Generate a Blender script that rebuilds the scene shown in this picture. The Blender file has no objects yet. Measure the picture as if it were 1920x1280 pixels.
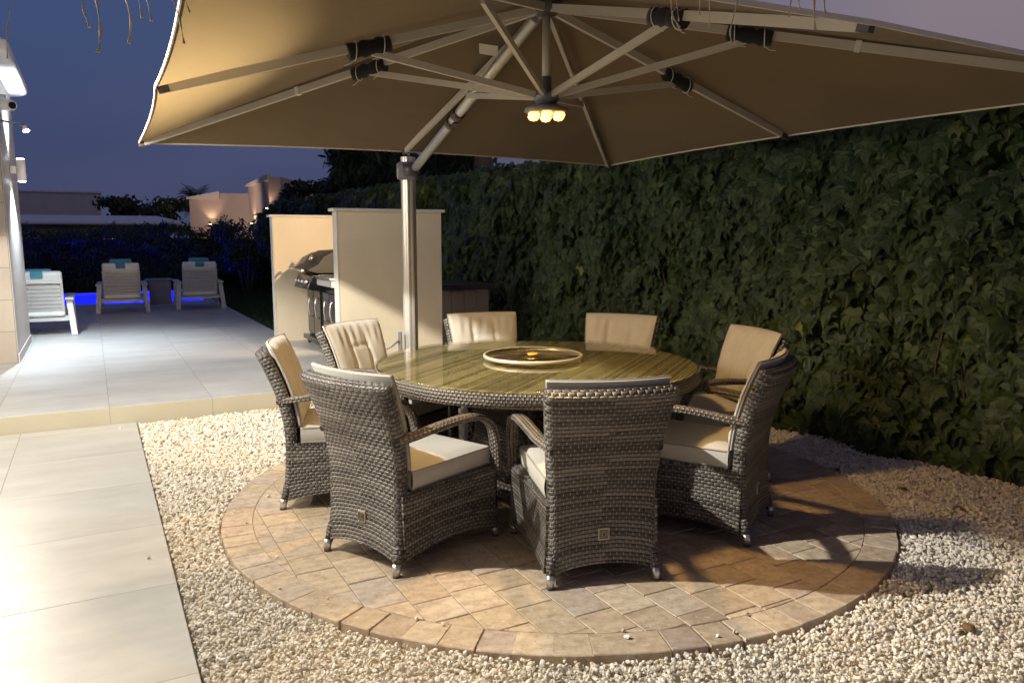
import bpy, math, random
import numpy as np
from mathutils import Vector, Matrix, noise as mnoise

R = math.radians
rng = np.random.default_rng(7)
random.seed(7)
SC = bpy.context.scene
COL = SC.collection

# ------------------------------------------------------------------ camera
CAM_H = 1.456
cd = bpy.data.cameras.new("Camera")
cam = bpy.data.objects.new("Camera", cd)
COL.objects.link(cam)
cam.location = (0, 0, CAM_H)
cam.rotation_euler = (R(90 - 7.85), 0, 0)
cd.sensor_width = 36
cd.lens = 36 * 1450 / 1920
cd.clip_start = 0.05
cd.clip_end = 2000
SC.camera = cam

# ------------------------------------------------------------------ world (dusk)
w = bpy.data.worlds.new("World")
SC.world = w
w.use_nodes = True
nt = w.node_tree
nt.nodes.clear()
wo = nt.nodes.new("ShaderNodeOutputWorld")
bg = nt.nodes.new("ShaderNodeBackground")
tc = nt.nodes.new("ShaderNodeTexCoord")
sep = nt.nodes.new("ShaderNodeSeparateXYZ")
nt.links.new(tc.outputs["Generated"], sep.inputs[0])
def wramp(stops, src):
    r = nt.nodes.new("ShaderNodeValToRGB")
    e = r.color_ramp.elements
    e[0].position, e[0].color = stops[0][0], (*stops[0][1], 1)
    e[1].position, e[1].color = stops[-1][0], (*stops[-1][1], 1)
    for p, c in stops[1:-1]:
        n = e.new(p); n.color = (*c, 1)
    nt.links.new(src, r.inputs[0])
    return r.outputs[0]
mz = nt.nodes.new("ShaderNodeMapRange"); mz.inputs[1].default_value = -0.05; mz.inputs[2].default_value = 0.6
nt.links.new(sep.outputs[2], mz.inputs[0])
mx = nt.nodes.new("ShaderNodeMapRange"); mx.inputs[1].default_value = -0.55; mx.inputs[2].default_value = 0.62
nt.links.new(sep.outputs[0], mx.inputs[0])
left = wramp([(0, (.050, .056, .112)), (.16, (.051, .062, .138)), (.4, (.049, .076, .175)), (.7, (.051, .080, .19)), (1, (.03, .045, .12))], mz.outputs[0])
right = wramp([(0, (.16, .12, .16)), (.3, (.22, .18, .215)), (.62, (.25, .21, .245)), (1, (.10, .09, .16))], mz.outputs[0])
mixn = nt.nodes.new("ShaderNodeMixRGB")
cr = wramp([(0, (0, 0, 0)), (.30, (.04, .04, .04)), (.62, (.35, .35, .35)), (.85, (1, 1, 1))], mx.outputs[0])
nt.links.new(cr, mixn.inputs[0]); nt.links.new(left, mixn.inputs[1]); nt.links.new(right, mixn.inputs[2])
cn_ = nt.nodes.new("ShaderNodeTexNoise"); cn_.inputs["Scale"].default_value = 2.2; cn_.inputs["Detail"].default_value = 5
cmap = nt.nodes.new("ShaderNodeMapping"); cmap.inputs["Scale"].default_value = (1, 1, 3.5)
nt.links.new(tc.outputs["Generated"], cmap.inputs[0]); nt.links.new(cmap.outputs[0], cn_.inputs["Vector"])
cm_ = nt.nodes.new("ShaderNodeMapRange"); cm_.inputs[1].default_value = .45; cm_.inputs[2].default_value = .75; cm_.inputs[4].default_value = .14
nt.links.new(cn_.outputs[0], cm_.inputs[0])
cx_ = nt.nodes.new("ShaderNodeMixRGB"); cx_.inputs[2].default_value = (.17, .16, .24, 1)
nt.links.new(cm_.outputs[0], cx_.inputs[0]); nt.links.new(mixn.outputs[0], cx_.inputs[1])
nt.links.new(cx_.outputs[0], bg.inputs[0])
bg.inputs[1].default_value = 1.0
nt.links.new(bg.outputs[0], wo.inputs[0])

SC.view_settings.view_transform = 'Standard'
SC.view_settings.look = 'None'
SC.view_settings.exposure = 0.0
SC.view_settings.gamma = 1
try:
    SC.cycles.use_denoising = True
    SC.cycles.sample_clamp_indirect = 4.0
    SC.cycles.max_bounces = 8
    SC.cycles.transparent_max_bounces = 12
    SC.cycles.caustics_reflective = False
    SC.cycles.caustics_refractive = False
except Exception:
    pass

# garden frame: x = b (along the terrace front), y = a (into the garden)
O = Vector((-2.96, 5.95, 0)); ANG = R(28.42)
GF = Matrix.Translation(O) @ Matrix.Rotation(ANG, 4, 'Z')
def W(a, b, z=0.0):
    return GF @ Vector((b, a, z))

# ------------------------------------------------------------------ helpers
def link(o, parent=None):
    COL.objects.link(o)
    if parent is not None:
        o.parent = parent
    return o
def tag(o, label=None, cat=None, group=None, kind=None):
    if label: o["label"] = label
    if cat: o["category"] = cat
    if group: o["group"] = group
    if kind: o["kind"] = kind
    return o
def empty(name, loc=(0, 0, 0), rz=0.0, label=None, cat=None, group=None):
    o = bpy.data.objects.new(name, None); COL.objects.link(o)
    o.empty_display_size = 0.1
    o.location = loc; o.rotation_euler = (0, 0, rz)
    return tag(o, label, cat, group)
def gempty(name, **k):   # empty carrying the garden frame
    return empty(name, O, ANG, **k)

class MB:
    """collects geometry for ONE mesh object"""
    def __init__(s): s.v = []; s.f = []; s.uv = []; s.sm = []; s.hasuv = False
    def add(s, V, F, uv=None, smooth=False):
        n = len(s.v); s.v += [tuple(p) for p in V]
        for i, f in enumerate(F):
            s.f.append(tuple(n + k for k in f)); s.sm.append(smooth)
            s.uv.append(uv[i] if uv else None)
        if uv: s.hasuv = True
        return s
    def box(s, x0, x1, y0, y1, z0, z1, M=None):
        V = [Vector(p) for p in ((x0,y0,z0),(x1,y0,z0),(x1,y1,z0),(x0,y1,z0),(x0,y0,z1),(x1,y0,z1),(x1,y1,z1),(x0,y1,z1))]
        if M is not None: V = [M @ p for p in V]
        F = [(0,3,2,1),(4,5,6,7),(0,1,5,4),(1,2,6,5),(2,3,7,6),(3,0,4,7)]
        uvs = []
        for f in F:
            P = [Vector((x0,y0,z0)) for _ in f]
            Q = [[(x0,y0,z0),(x1,y0,z0),(x1,y1,z0),(x0,y1,z0),(x0,y0,z1),(x1,y0,z1),(x1,y1,z1),(x0,y1,z1)][k] for k in f]
            rngs = [max(q[i] for q in Q) - min(q[i] for q in Q) for i in range(3)]
            k = rngs.index(min(rngs)); ax = [i for i in range(3) if i != k]
            uvs.append([(q[ax[0]], q[ax[1]]) for q in Q])
        return s.add(V, F, uvs)
    def tube(s, pts, r, seg=10, caps=True, sx=1.0, up=None):
        pts = [Vector(p) for p in pts]; n = len(pts)
        rr = r if isinstance(r, (list, tuple)) else [r] * n
        V = []; L = 0; lens = []
        N = None
        for i, p in enumerate(pts):
            t = (pts[min(i+1, n-1)] - pts[max(i-1, 0)]).normalized()
            if N is None:
                a = Vector(up) if up else (Vector((0,0,1)) if abs(t.z) < .9 else Vector((1,0,0)))
                N = (a - t * a.dot(t)).normalized()
            else:
                N = (N - t * N.dot(t)).normalized()
            B = t.cross(N)
            if i: L += (p - pts[i-1]).length
            lens.append(L)
            for k in range(seg):
                an = 2*math.pi*k/seg
                V.append(p + N*math.cos(an)*rr[i] + B*math.sin(an)*rr[i]*sx)
        F = []; U = []
        for i in range(n-1):
            for k in range(seg):
                k2 = (k+1) % seg
                F.append((i*seg+k, i*seg+k2, (i+1)*seg+k2, (i+1)*seg+k))
                c = 2*math.pi*rr[i]/seg
                U.append([(k*c, lens[i]), ((k+1)*c, lens[i]), ((k+1)*c, lens[i+1]), (k*c, lens[i+1])])
        s.add(V, F, U, smooth=True)
        if caps:
            b = len(s.v) - len(V)
            s.f.append(tuple(b + k for k in range(seg))[::-1]); s.uv.append(None); s.sm.append(False)
            s.f.append(tuple(b + (n-1)*seg + k for k in range(seg))); s.uv.append(None); s.sm.append(False)
        return s
    def bar(s, p0, p1, w, h, up=(0,0,1)):
        """rectangular bar: w sideways, h along up"""
        p0, p1 = Vector(p0), Vector(p1); t = (p1-p0).normalized(); u = Vector(up)
        u = (u - t*u.dot(t)).normalized(); b = t.cross(u)
        V = []
        for p in (p0, p1):
            for (i, j) in ((-1,-1),(1,-1),(1,1),(-1,1)):
                V.append(p + b*(i*w/2) + u*(j*h/2))
        L = (p1-p0).length
        F = [(0,1,2,3),(7,6,5,4)]; U = [[(0,0),(w,0),(w,h),(0,h)]]*2
        for k in range(4):
            k2 = (k+1)%4; F.append((k, k+4, k2+4, k2)); U.append([(0,0),(0,L),(w,L),(w,0)])
        return s.add(V, F, U)
    def cyl(s, c, r, z0, z1, seg=24, r2=None):
        r2 = r if r2 is None else r2
        return s.tube([(c[0],c[1],z0),(c[0],c[1],z1)], [r, r2], seg)
    def lathe(s, prof, seg=32, c=(0,0)):
        V = []; n = len(prof)
        for (r, z) in prof:
            for k in range(seg):
                an = 2*math.pi*k/seg; V.append((c[0]+r*math.cos(an), c[1]+r*math.sin(an), z))
        F = []; U = []
        L = 0; rm = max(p[0] for p in prof)
        for i in range(n-1):
            L2 = L + math.hypot(prof[i+1][0]-prof[i][0], prof[i+1][1]-prof[i][1])
            for k in range(seg):
                k2 = (k+1)%seg
                F.append((i*seg+k, i*seg+k2, (i+1)*seg+k2, (i+1)*seg+k))
                c0, c1 = 2*math.pi*rm*k/seg, 2*math.pi*rm*(k+1)/seg
                U.append([(c0,L),(c1,L),(c1,L2),(c0,L2)])
            L = L2
        return s.add(V, F, U, smooth=True)
    def grid(s, fn, nu, nv, uvfn=None, smooth=True, flip=False):
        V = [fn(i/nu, j/nv) for j in range(nv+1) for i in range(nu+1)]
        F = []; U = []
        for j in range(nv):
            for i in range(nu):
                q = (j*(nu+1)+i, j*(nu+1)+i+1, (j+1)*(nu+1)+i+1, (j+1)*(nu+1)+i)
                uu = [(i/nu, j/nv), ((i+1)/nu, j/nv), ((i+1)/nu, (j+1)/nv), (i/nu, (j+1)/nv)]
                if uvfn: uu = [uvfn(*t) for t in uu]
                if flip: q = q[::-1]; uu = uu[::-1]
                F.append(q); U.append(uu)
        return s.add(V, F, U, smooth)
    def build(s, name, mat, parent=None, bevel=0.0, seg=2, auto=None):
        me = bpy.data.meshes.new(name)
        me.from_pydata(s.v, [], s.f); me.polygons.foreach_set("use_smooth", s.sm)
        if s.hasuv:
            ul = me.uv_layers.new(name="UVMap"); flat = []
            for f, u in zip(s.f, s.uv):
                if u is None: u = [(0, 0)] * len(f)
                for q in u: flat += [q[0], q[1]]
            ul.data.foreach_set("uv", flat)
        if mat: me.materials.append(mat)
        me.validate(); me.update()
        o = bpy.data.objects.new(name, me); link(o, parent)
        if bevel > 0:
            m = o.modifiers.new("Bevel", 'BEVEL'); m.width = bevel; m.segments = seg; m.limit_method = 'ANGLE'; m.angle_limit = R(50)
            m.harden_normals = False
            for p in me.polygons: p.use_smooth = True
            w_ = o.modifiers.new("WN", 'WEIGHTED_NORMAL'); w_.keep_sharp = True
        return o

def np_mesh(name, V, F, mat, parent=None, tint=None, smooth=False):
    """V (n,3), F (m,k) numpy"""
    me = bpy.data.meshes.new(name)
    k = F.shape[1]
    me.vertices.add(len(V)); me.vertices.foreach_set("co", V.astype(np.float32).ravel())
    me.loops.add(F.size); me.loops.foreach_set("vertex_index", F.astype(np.int32).ravel())
    me.polygons.add(len(F)); me.polygons.foreach_set("loop_start", np.arange(0, F.size, k, dtype=np.int32))
    me.polygons.foreach_set("loop_total", np.full(len(F), k, dtype=np.int32))
    me.polygons.foreach_set("use_smooth", np.full(len(F), smooth, dtype=bool))
    me.update(calc_edges=True)
    if tint is not None:
        at = me.attributes.new("tint", 'FLOAT', 'POINT'); at.data.foreach_set("value", tint.astype(np.float32))
    if mat: me.materials.append(mat)
    o = bpy.data.objects.new(name, me); link(o, parent)
    return o

# ------------------------------------------------------------------ materials
class NT:
    def __init__(s, name):
        s.m = bpy.data.materials.new(name); s.m.use_nodes = True
        s.t = s.m.node_tree; s.p = s.t.nodes["Principled BSDF"]; s.o = s.t.nodes["Material Output"]
    def n(s, typ, **k):
        x = s.t.nodes.new(typ)
        for a, b in k.items(): setattr(x, a, b)
        return x
    def l(s, a, b): s.t.links.new(a, b)
    def put(s, sock, v):
        if hasattr(v, "is_linked") or isinstance(v, bpy.types.NodeSocket): s.l(v, sock)
        else: sock.default_value = v
    def math(s, op, a, b=None, c=None, clamp=False):
        x = s.n("ShaderNodeMath", operation=op, use_clamp=clamp)
        s.put(x.inputs[0], a)
        if b is not None: s.put(x.inputs[1], b)
        if c is not None: s.put(x.inputs[2], c)
        return x.outputs[0]
    def noise(s, vec=None, scale=5, detail=3, rough=.5, out=0):
        x = s.n("ShaderNodeTexNoise"); x.inputs["Scale"].default_value = scale
        x.inputs["Detail"].default_value = detail; x.inputs["Roughness"].default_value = rough
        if vec is not None: s.l(vec, x.inputs["Vector"])
        return x.outputs[out]
    def ramp(s, f, stops, interp='LINEAR'):
        r = s.n("ShaderNodeValToRGB"); r.color_ramp.interpolation = interp; e = r.color_ramp.elements
        e[0].position, e[0].color = stops[0][0], (*stops[0][1], 1)
        e[1].position, e[1].color = stops[-1][0], (*stops[-1][1], 1)
        for p, c in stops[1:-1]:
            q = e.new(p); q.color = (*c, 1)
        s.l(f, r.inputs[0]); return r.outputs[0]
    def mix(s, f, a, b, mode='MIX'):
        x = s.n("ShaderNodeMixRGB", blend_type=mode)
        s.put(x.inputs[0], f)
        s.put(x.inputs[1], a if not isinstance(a, tuple) else (*a[:3], 1))
        s.put(x.inputs[2], b if not isinstance(b, tuple) else (*b[:3], 1))
        return x.outputs[0]
    def bump(s, h, strength=.5, dist=.01):
        b = s.n("ShaderNodeBump"); b.inputs["Strength"].default_value = strength; b.inputs["Distance"].default_value = dist
        s.l(h, b.inputs["Height"]); s.l(b.outputs[0], s.p.inputs["Normal"]); return b
    def coord(s, which="Object"):
        return s.n("ShaderNodeTexCoord").outputs[which]
    def mapping(s, vec, loc=(0,0,0), rot=(0,0,0), scale=(1,1,1)):
        m = s.n("ShaderNodeMapping"); m.inputs["Location"].default_value = loc
        m.inputs["Rotation"].default_value = rot; m.inputs["Scale"].default_value = scale
        s.l(vec, m.inputs[0]); return m.outputs[0]
    def attr(s, name="tint"):
        a = s.n("ShaderNodeAttribute"); a.attribute_name = name; return a.outputs["Fac"]
    def set(s, **k):
        names = dict(base="Base Color", rough="Roughness", metal="Metallic", spec="Specular IOR Level", coat="Coat Weight", sheen="Sheen Weight")
        for a, v in k.items():
            if isinstance(v, tuple) and len(v) == 3: v = (*v, 1)
            s.put(s.p.inputs[names[a]], v)
        return s

def plain(name, c, rough=.5, metal=0, var=.12, scale=30, bump=.0, spec=.5):
    n = NT(name); v = n.coord()
    f = n.noise(v, scale, 4, .6)
    n.set(base=n.mix(f, tuple(x*(1-var) for x in c), tuple(min(1, x*(1+var)) for x in c)), rough=rough, metal=metal, spec=spec)
    n.put(n.p.inputs["Roughness"], n.math('MULTIPLY_ADD', n.noise(v, scale*.4, 3), .2, rough-.1))
    if bump > 0: n.bump(n.noise(v, scale*4, 4), bump, .003)
    return n.m
def emis(name, c, s):
    n = NT(name); n.set(base=(.8,.8,.8))
    n.p.inputs["Emission Color"].default_value = (*c, 1); n.p.inputs["Emission Strength"].default_value = s
    return n.m

def weave_mat(name, rh=.0185, cw=.031, dark=(.02,.016,.014), mid=(.085,.068,.058), light=(.20,.175,.155), rowc=.55, rough=.42, bs=1.0, off=0.5, seg=.12, stk=.55):
    n = NT(name); uv = n.coord("UV")
    sp = n.n("ShaderNodeSeparateXYZ"); n.l(uv, sp.inputs[0])
    wob = n.noise(uv, 9, 2)
    x = n.math('DIVIDE', sp.outputs[0], cw)
    y = n.math('DIVIDE', n.math('MULTIPLY_ADD', n.math('SUBTRACT', wob, .5), .006, sp.outputs[1]), rh)
    row = n.math('FLOOR', y)
    xs = n.math('MULTIPLY_ADD', n.math('MODULO', n.math('ABSOLUTE', row), 2.0), off, x)
    fx = n.math('MULTIPLY_ADD', n.math('FRACT', xs), 2.0, -1.0)
    fy = n.math('MULTIPLY_ADD', n.math('FRACT', y), 2.0, -1.0)
    fx2 = n.math('POWER', n.math('ABSOLUTE', fx), 3.0); fy2 = n.math('POWER', n.math('ABSOLUTE', fy), 2.6)
    h = n.math('MULTIPLY', n.math('SUBTRACT', 1.0, fx2), n.math('SUBTRACT', 1.0, fy2))
    # colour: per strand, with broad bands of darker strands and streaks along the strand
    cb = n.n("ShaderNodeCombineXYZ"); n.l(row, cb.inputs[1]); n.l(n.math('FLOOR', n.math('MULTIPLY', xs, seg)), cb.inputs[0])
    wn = n.n("ShaderNodeTexWhiteNoise"); n.l(cb.outputs[0], wn.inputs["Vector"])
    band = n.noise(n.mapping(uv, scale=(.6, 1, 1)), 16, 2)
    streak = n.noise(n.mapping(uv, scale=(14, 260, 1)), 3, 3)
    f = n.math('ADD', n.math('MULTIPLY', wn.outputs["Value"], rowc*.6), n.math('MULTIPLY', band, rowc*.55))
    f = n.math('ADD', f, n.math('MULTIPLY', n.math('SUBTRACT', streak, .5), stk), clamp=True)
    c = n.ramp(f, [(0.08, dark), (.42, mid), (.85, light)])
    stake = n.math('GREATER_THAN', n.math('ABSOLUTE', fx), .84)
    c = n.mix(n.math('MULTIPLY', stake, .55), c, tuple((p+q_*1.4)/2 for p, q_ in zip(mid, light)))
    gap = n.math('GREATER_THAN', n.math('ABSOLUTE', fy), .80)
    c = n.mix(gap, c, (.012, .010, .009))
    n.set(base=c, rough=rough)
    b = n.bump(h, bs, .0055)
    return n.m

M = {}
M['rattan'] = weave_mat('rattan_weave', mid=(.138,.124,.113), light=(.33,.305,.28))
M['rattan_table'] = weave_mat('rattan_table_weave', rh=.019, cw=.026, dark=(.045,.038,.024), mid=(.19,.170,.130), light=(.50,.46,.37), rowc=1.15, seg=0.0, stk=.15)
M['rattan_edge'] = weave_mat('rattan_edge_weave', rh=.0155, cw=.022, dark=(.05,.04,.035), mid=(.17,.145,.12), light=(.33,.29,.25), rowc=.5)
M['rattan_dark'] = weave_mat('rattan_dark_weave', dark=(.018,.014,.012), mid=(.06,.048,.04), light=(.13,.11,.095))

def fabric(name, c, var=.08, rough=.85, weave=900, bs=.25):
    n = NT(name); v = n.coord()
    f = n.noise(v, 14, 4, .6); f2 = n.noise(v, 400, 2)
    n.set(base=n.mix(f, tuple(x*(1-var) for x in c), tuple(min(1, x*(1+var)) for x in c)), rough=rough, sheen=.2, spec=.25)
    n.bump(n.math('ADD', n.math('MULTIPLY', f, 1.0), n.math('MULTIPLY', f2, .25)), bs, .006)
    return n.m
M['cushion'] = fabric('cushion_fabric', (.47, .45, .405))
M['piping'] = fabric('cushion_piping', (.30, .27, .23))
M['white_cushion'] = fabric('white_cushion_fabric', (.74, .76, .74))
M['turquoise'] = fabric('turquoise_fabric', (.06, .27, .36))
M['black_fabric'] = fabric('black_fabric', (.012, .012, .014), rough=.8)
M['sling'] = fabric('sling_fabric', (.26, .24, .23))

def canopy_mat():
    n = NT('canopy_fabric'); v = n.coord()
    f = n.noise(v, 1.6, 4, .6); g = n.noise(n.mapping(v, scale=(90, 400, 90)), 3, 2)
    base = n.mix(f, (.150, .104, .044), (.205, .144, .064))
    base = n.mix(n.math('MULTIPLY', g, .12), base, (.24, .18, .11))
    n.set(base=base, rough=.9, sheen=.1, spec=.15)
    n.bump(n.math('ADD', n.noise(v, 2.5, 3), n.math('MULTIPLY', g, .05)), .4, .04)
    tr = n.n("ShaderNodeBsdfTranslucent"); tr.inputs[0].default_value = (.26, .175, .078, 1)
    mx_ = n.n("ShaderNodeMixShader"); mx_.inputs[0].default_value = .27
    n.l(n.p.outputs[0], mx_.inputs[1]); n.l(tr.outputs[0], mx_.inputs[2]); n.l(mx_.outputs[0], n.o.inputs[0])
    return n.m
M['canopy'] = canopy_mat()
M['hem'] = fabric('canopy_hem', (.62, .56, .46))
M['alu'] = plain('champagne_aluminium', (.50, .46, .39), .38, .0, .05, 8)
M['silver'] = plain('silver_mast', (.62, .60, .56), .32, .55, .05, 6)
M['chrome'] = plain('foot_metal', (.62, .61, .59), .3, .9, .06, 40)
M['dark_plastic'] = plain('dark_plastic', (.05, .05, .055), .45, 0, .15, 30)
M['grey_plastic'] = plain('grey_plastic', (.16, .16, .19), .4, 0, .1, 30)
M['brown_plastic'] = plain('brown_plastic', (.06, .04, .035), .35, 0, .1, 30)
M['white_tie'] = plain('white_cable_tie', (.7, .68, .62), .5)
M['white_metal'] = plain('white_frame', (.52, .52, .50), .45, 0, .05, 12)
M['black_metal'] = plain('black_enamel', (.018, .018, .02), .22, .2, .1, 20)
M['door_steel'] = plain('dark_glossy_door', (.03, .03, .035), .2, .3, .1, 20)
M['hood'] = plain('hood_enamel', (.010, .009, .008), .6, .0, .15, 10)
M['white_plastic'] = plain('white_plastic', (.75, .76, .78), .35, 0, .04, 10)
M['badge'] = plain('badge_metal', (.45, .40, .31), .4, .3, .1, 40)
M['badge_dark'] = plain('badge_recess', (.09, .075, .06), .6, 0, .2, 90)
M['wood_dark'] = plain('dark_lid', (.035, .028, .024), .6, 0, .3, 14)
M['bark'] = plain('bark', (.11, .085, .06), .9, 0, .4, 12, .8)
M['palm_bark'] = plain('palm_bark', (.17, .125, .09), .9, 0, .35, 16, .8)
M['straw'] = plain('dry_straw', (.42, .34, .24), .8, 0, .35, 50)

def tile_mat(name, c1, c2, bw, bh, ox, oy, grout=(.26,.24,.20), gw=.004, rough=.38, plane='xy', stag=0.0, vein=.5, rowaxis_stretch=(1.0, 3.0)):
    n = NT(name); v = n.coord(); sp = n.n("ShaderNodeSeparateXYZ"); n.l(v, sp.inputs[0])
    ax = {'x':0,'y':1,'z':2}
    X = n.math('SUBTRACT', sp.outputs[ax[plane[0]]], ox); Y = n.math('SUBTRACT', sp.outputs[ax[plane[1]]], oy)
    ry = n.math('DIVIDE', Y, bh); row = n.math('FLOOR', ry)
    rx = n.math('ADD', n.math('DIVIDE', X, bw), n.math('MULTIPLY', n.math('MODULO', n.math('ABSOLUTE', row), 2.0), stag))
    col = n.math('FLOOR', rx)
    dx = n.math('MULTIPLY', n.math('SUBTRACT', .5, n.math('ABSOLUTE', n.math('SUBTRACT', n.math('FRACT', rx), .5))), bw)
    dy = n.math('MULTIPLY', n.math('SUBTRACT', .5, n.math('ABSOLUTE', n.math('SUBTRACT', n.math('FRACT', ry), .5))), bh)
    dmin = n.math('MINIMUM', dx, dy)
    g = n.math('LESS_THAN', dmin, gw/2)
    cb = n.n("ShaderNodeCombineXYZ"); n.l(col, cb.inputs[0]); n.l(row, cb.inputs[1])
    wn = n.n("ShaderNodeTexWhiteNoise"); n.l(cb.outputs[0], wn.inputs["Vector"])
    off = n.n("ShaderNodeVectorMath", operation='SCALE'); n.l(wn.outputs["Color"], off.inputs[0]); off.inputs["Scale"].default_value = 37
    vv = n.n("ShaderNodeVectorMath", operation='ADD'); n.l(n.mapping(v, scale=(rowaxis_stretch[0], rowaxis_stretch[1], 1)), vv.inputs[0]); n.l(off.outputs[0], vv.inputs[1])
    f = n.noise(vv.outputs[0], 1.3, 8, .62); f2 = n.noise(vv.outputs[0], 7, 6, .7)
    f3 = n.math('ADD', n.math('MULTIPLY', f, .7), n.math('MULTIPLY', f2, .3))
    fm = n.math('MULTIPLY_ADD', n.math('SUBTRACT', f3, .5), 2.2*vein+1, .5, clamp=True)
    c = n.mix(fm, c1, c2)
    c = n.mix(n.math('MULTIPLY', wn.outputs["Value"], .08), c, (.3, .28, .25))
    c = n.mix(g, c, grout)
    n.set(base=c, rough=n.math('MULTIPLY_ADD', f2, .25, rough-.1))
    n.bump(n.math('ADD', n.math('MULTIPLY', n.math('MULTIPLY', dmin, 1/gw, clamp=True), 1.0), n.math('MULTIPLY', f2, .15)), .35, .0025)
    return n.m
M['patio_tile'] = tile_mat('patio_tile', (.42,.42,.41), (.58,.58,.57), .75, 2.9, -.18, 1.3, vein=.9)
M['walk_tile'] = tile_mat('walkway_tile', (.45,.435,.395), (.60,.585,.54), 3.0, .77, -.77, -.93, vein=.9)
M['riser_tile'] = tile_mat('riser_tile', (.40,.36,.26), (.48,.44,.34), .75, 3, -.18, -1, plane='xz', rough=.5)
M['house_tile'] = tile_mat('house_front_tile', (.33,.28,.22), (.43,.37,.30), 1.2, .33, -.97, .13, plane='xz', grout=(.2,.16,.12), gw=.007, rough=.5)
M['house_side'] = tile_mat('house_side_tile', (.46,.44,.42), (.56,.54,.51), 1.85, .42, 2.84, .22, plane='yz', grout=(.62,.60,.58), gw=.006, rough=.45)

def stucco(name, c, streak=True):
    n = NT(name); v = n.coord()
    f = n.noise(n.mapping(v, scale=(1, 1, .5)), 2.2, 6, .6); g = n.noise(v, 180, 3)
    n.set(base=n.mix(f, tuple(x*.84 for x in c), tuple(min(1, x*1.10) for x in c)), rough=.85, spec=.2)
    n.bump(n.math('ADD', g, n.math('MULTIPLY', f, 1.5)), .3, .003)
    return n.m
M['stucco'] = stucco('cream_stucco', (.78, .68, .51))
M['stucco_white'] = stucco('white_trim', (.68, .65, .60))
M['stucco_house'] = stucco('house_stucco', (.74, .71, .66))
M['villa'] = stucco('villa_render', (.52, .44, .38))
M['far_grey'] = stucco('far_grey_render', (.62, .60, .60))
M['far_white'] = stucco('far_white_roof', (.82, .82, .88))
M['soffit'] = stucco('white_soffit', (.8, .8, .8))
M['stor'] = plain('storage_panel', (.30, .255, .20), .6, 0, .12, 10)

def gravel_mat():
    n = NT('gravel_stone'); t = n.attr(); v = n.coord()
    c = n.ramp(t, [(0, (.46,.38,.27)), (.08, (.64,.56,.44)), (.3, (.74,.68,.56)), (.7, (.81,.77,.68)), (.95, (.87,.85,.79)), (1, (.72,.57,.45))])
    c = n.mix(n.math('MULTIPLY', n.noise(v, 120, 3), .22), c, (.70,.62,.50))
    n.set(base=c, rough=.75, spec=.3); n.bump(n.noise(v, 260, 3), .4, .002)
    return n.m
M['gravel'] = gravel_mat()
M['gravel_bed'] = plain('gravel_bed_sand', (.62,.55,.44), .95, 0, .35, 60, .9)
M['soil'] = plain('garden_soil', (.10,.08,.055), .95, 0, .4, 8, .9)
M['lawn'] = plain('lawn_soil', (.03,.045,.015), .95, 0, .4, 18, .8)

def paver_mat():
    n = NT('travertine_paver'); t = n.attr(); v = n.coord()
    ad = n.n("ShaderNodeVectorMath", operation='ADD')
    cb = n.n("ShaderNodeCombineXYZ"); n.l(n.math('MULTIPLY', t, 71.0), cb.inputs[2]); n.l(n.math('MULTIPLY', t, 33.0), cb.inputs[0])
    n.l(v, ad.inputs[0]); n.l(cb.outputs[0], ad.inputs[1])
    rt = n.mapping(ad.outputs[0], rot=(0, 0, ANG), scale=(1, 3.2, 1))
    f = n.noise(rt, 4.5, 7, .62); g = n.noise(ad.outputs[0], 26, 6, .65)
    wv = n.n("ShaderNodeTexWave"); wv.inputs["Scale"].default_value = 2.4; wv.inputs["Distortion"].default_value = 9; wv.inputs["Detail"].default_value = 4; wv.inputs["Detail Scale"].default_value = 1.4
    n.l(rt, wv.inputs["Vector"])
    c = n.ramp(t, [(0, (.34,.25,.21)), (.05, (.42,.35,.31)), (.10, (.50,.45,.39)), (.18, (.46,.36,.25)), (.34, (.56,.45,.31)), (.46, (.44,.34,.235)), (.6, (.62,.49,.37)), (.72, (.50,.40,.27)), (.84, (.66,.56,.42)), (.93, (.55,.44,.37)), (1, (.36,.27,.19))])
    c = n.mix(n.math('MULTIPLY_ADD', n.math('SUBTRACT', f, .42), 1.5, .1, clamp=True), c, (.68,.57,.43))
    c = n.mix(n.math('MULTIPLY', wv.outputs["Fac"], .32), c, (.38,.27,.18))
    fl_ = n.math('GREATER_THAN', n.noise(n.mapping(ad.outputs[0], scale=(1, 2.2, 1), rot=(0, 0, .9)), 34, 3), .66)
    c = n.mix(n.math('MULTIPLY', fl_, .5), c, (.74,.66,.54))
    c = n.mix(n.math('MULTIPLY', n.math('SUBTRACT', g, .44), 2.2, clamp=True), c, (.25,.175,.115))
    pit = n.math('GREATER_THAN', n.noise(ad.outputs[0], 60, 2), .70)
    c = n.mix(n.math('MULTIPLY', pit, .6), c, (.19,.13,.085))
    n.set(base=c, rough=.62, spec=.35)
    n.bump(n.math('SUBTRACT', n.math('ADD', f, n.math('MULTIPLY', g, .6)), n.math('MULTIPLY', pit, .5)), .8, .005)
    return n.m
M['paver'] = paver_mat()
M['joint'] = plain('joint_sand', (.24,.185,.125), .95, 0, .3, 60)

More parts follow.
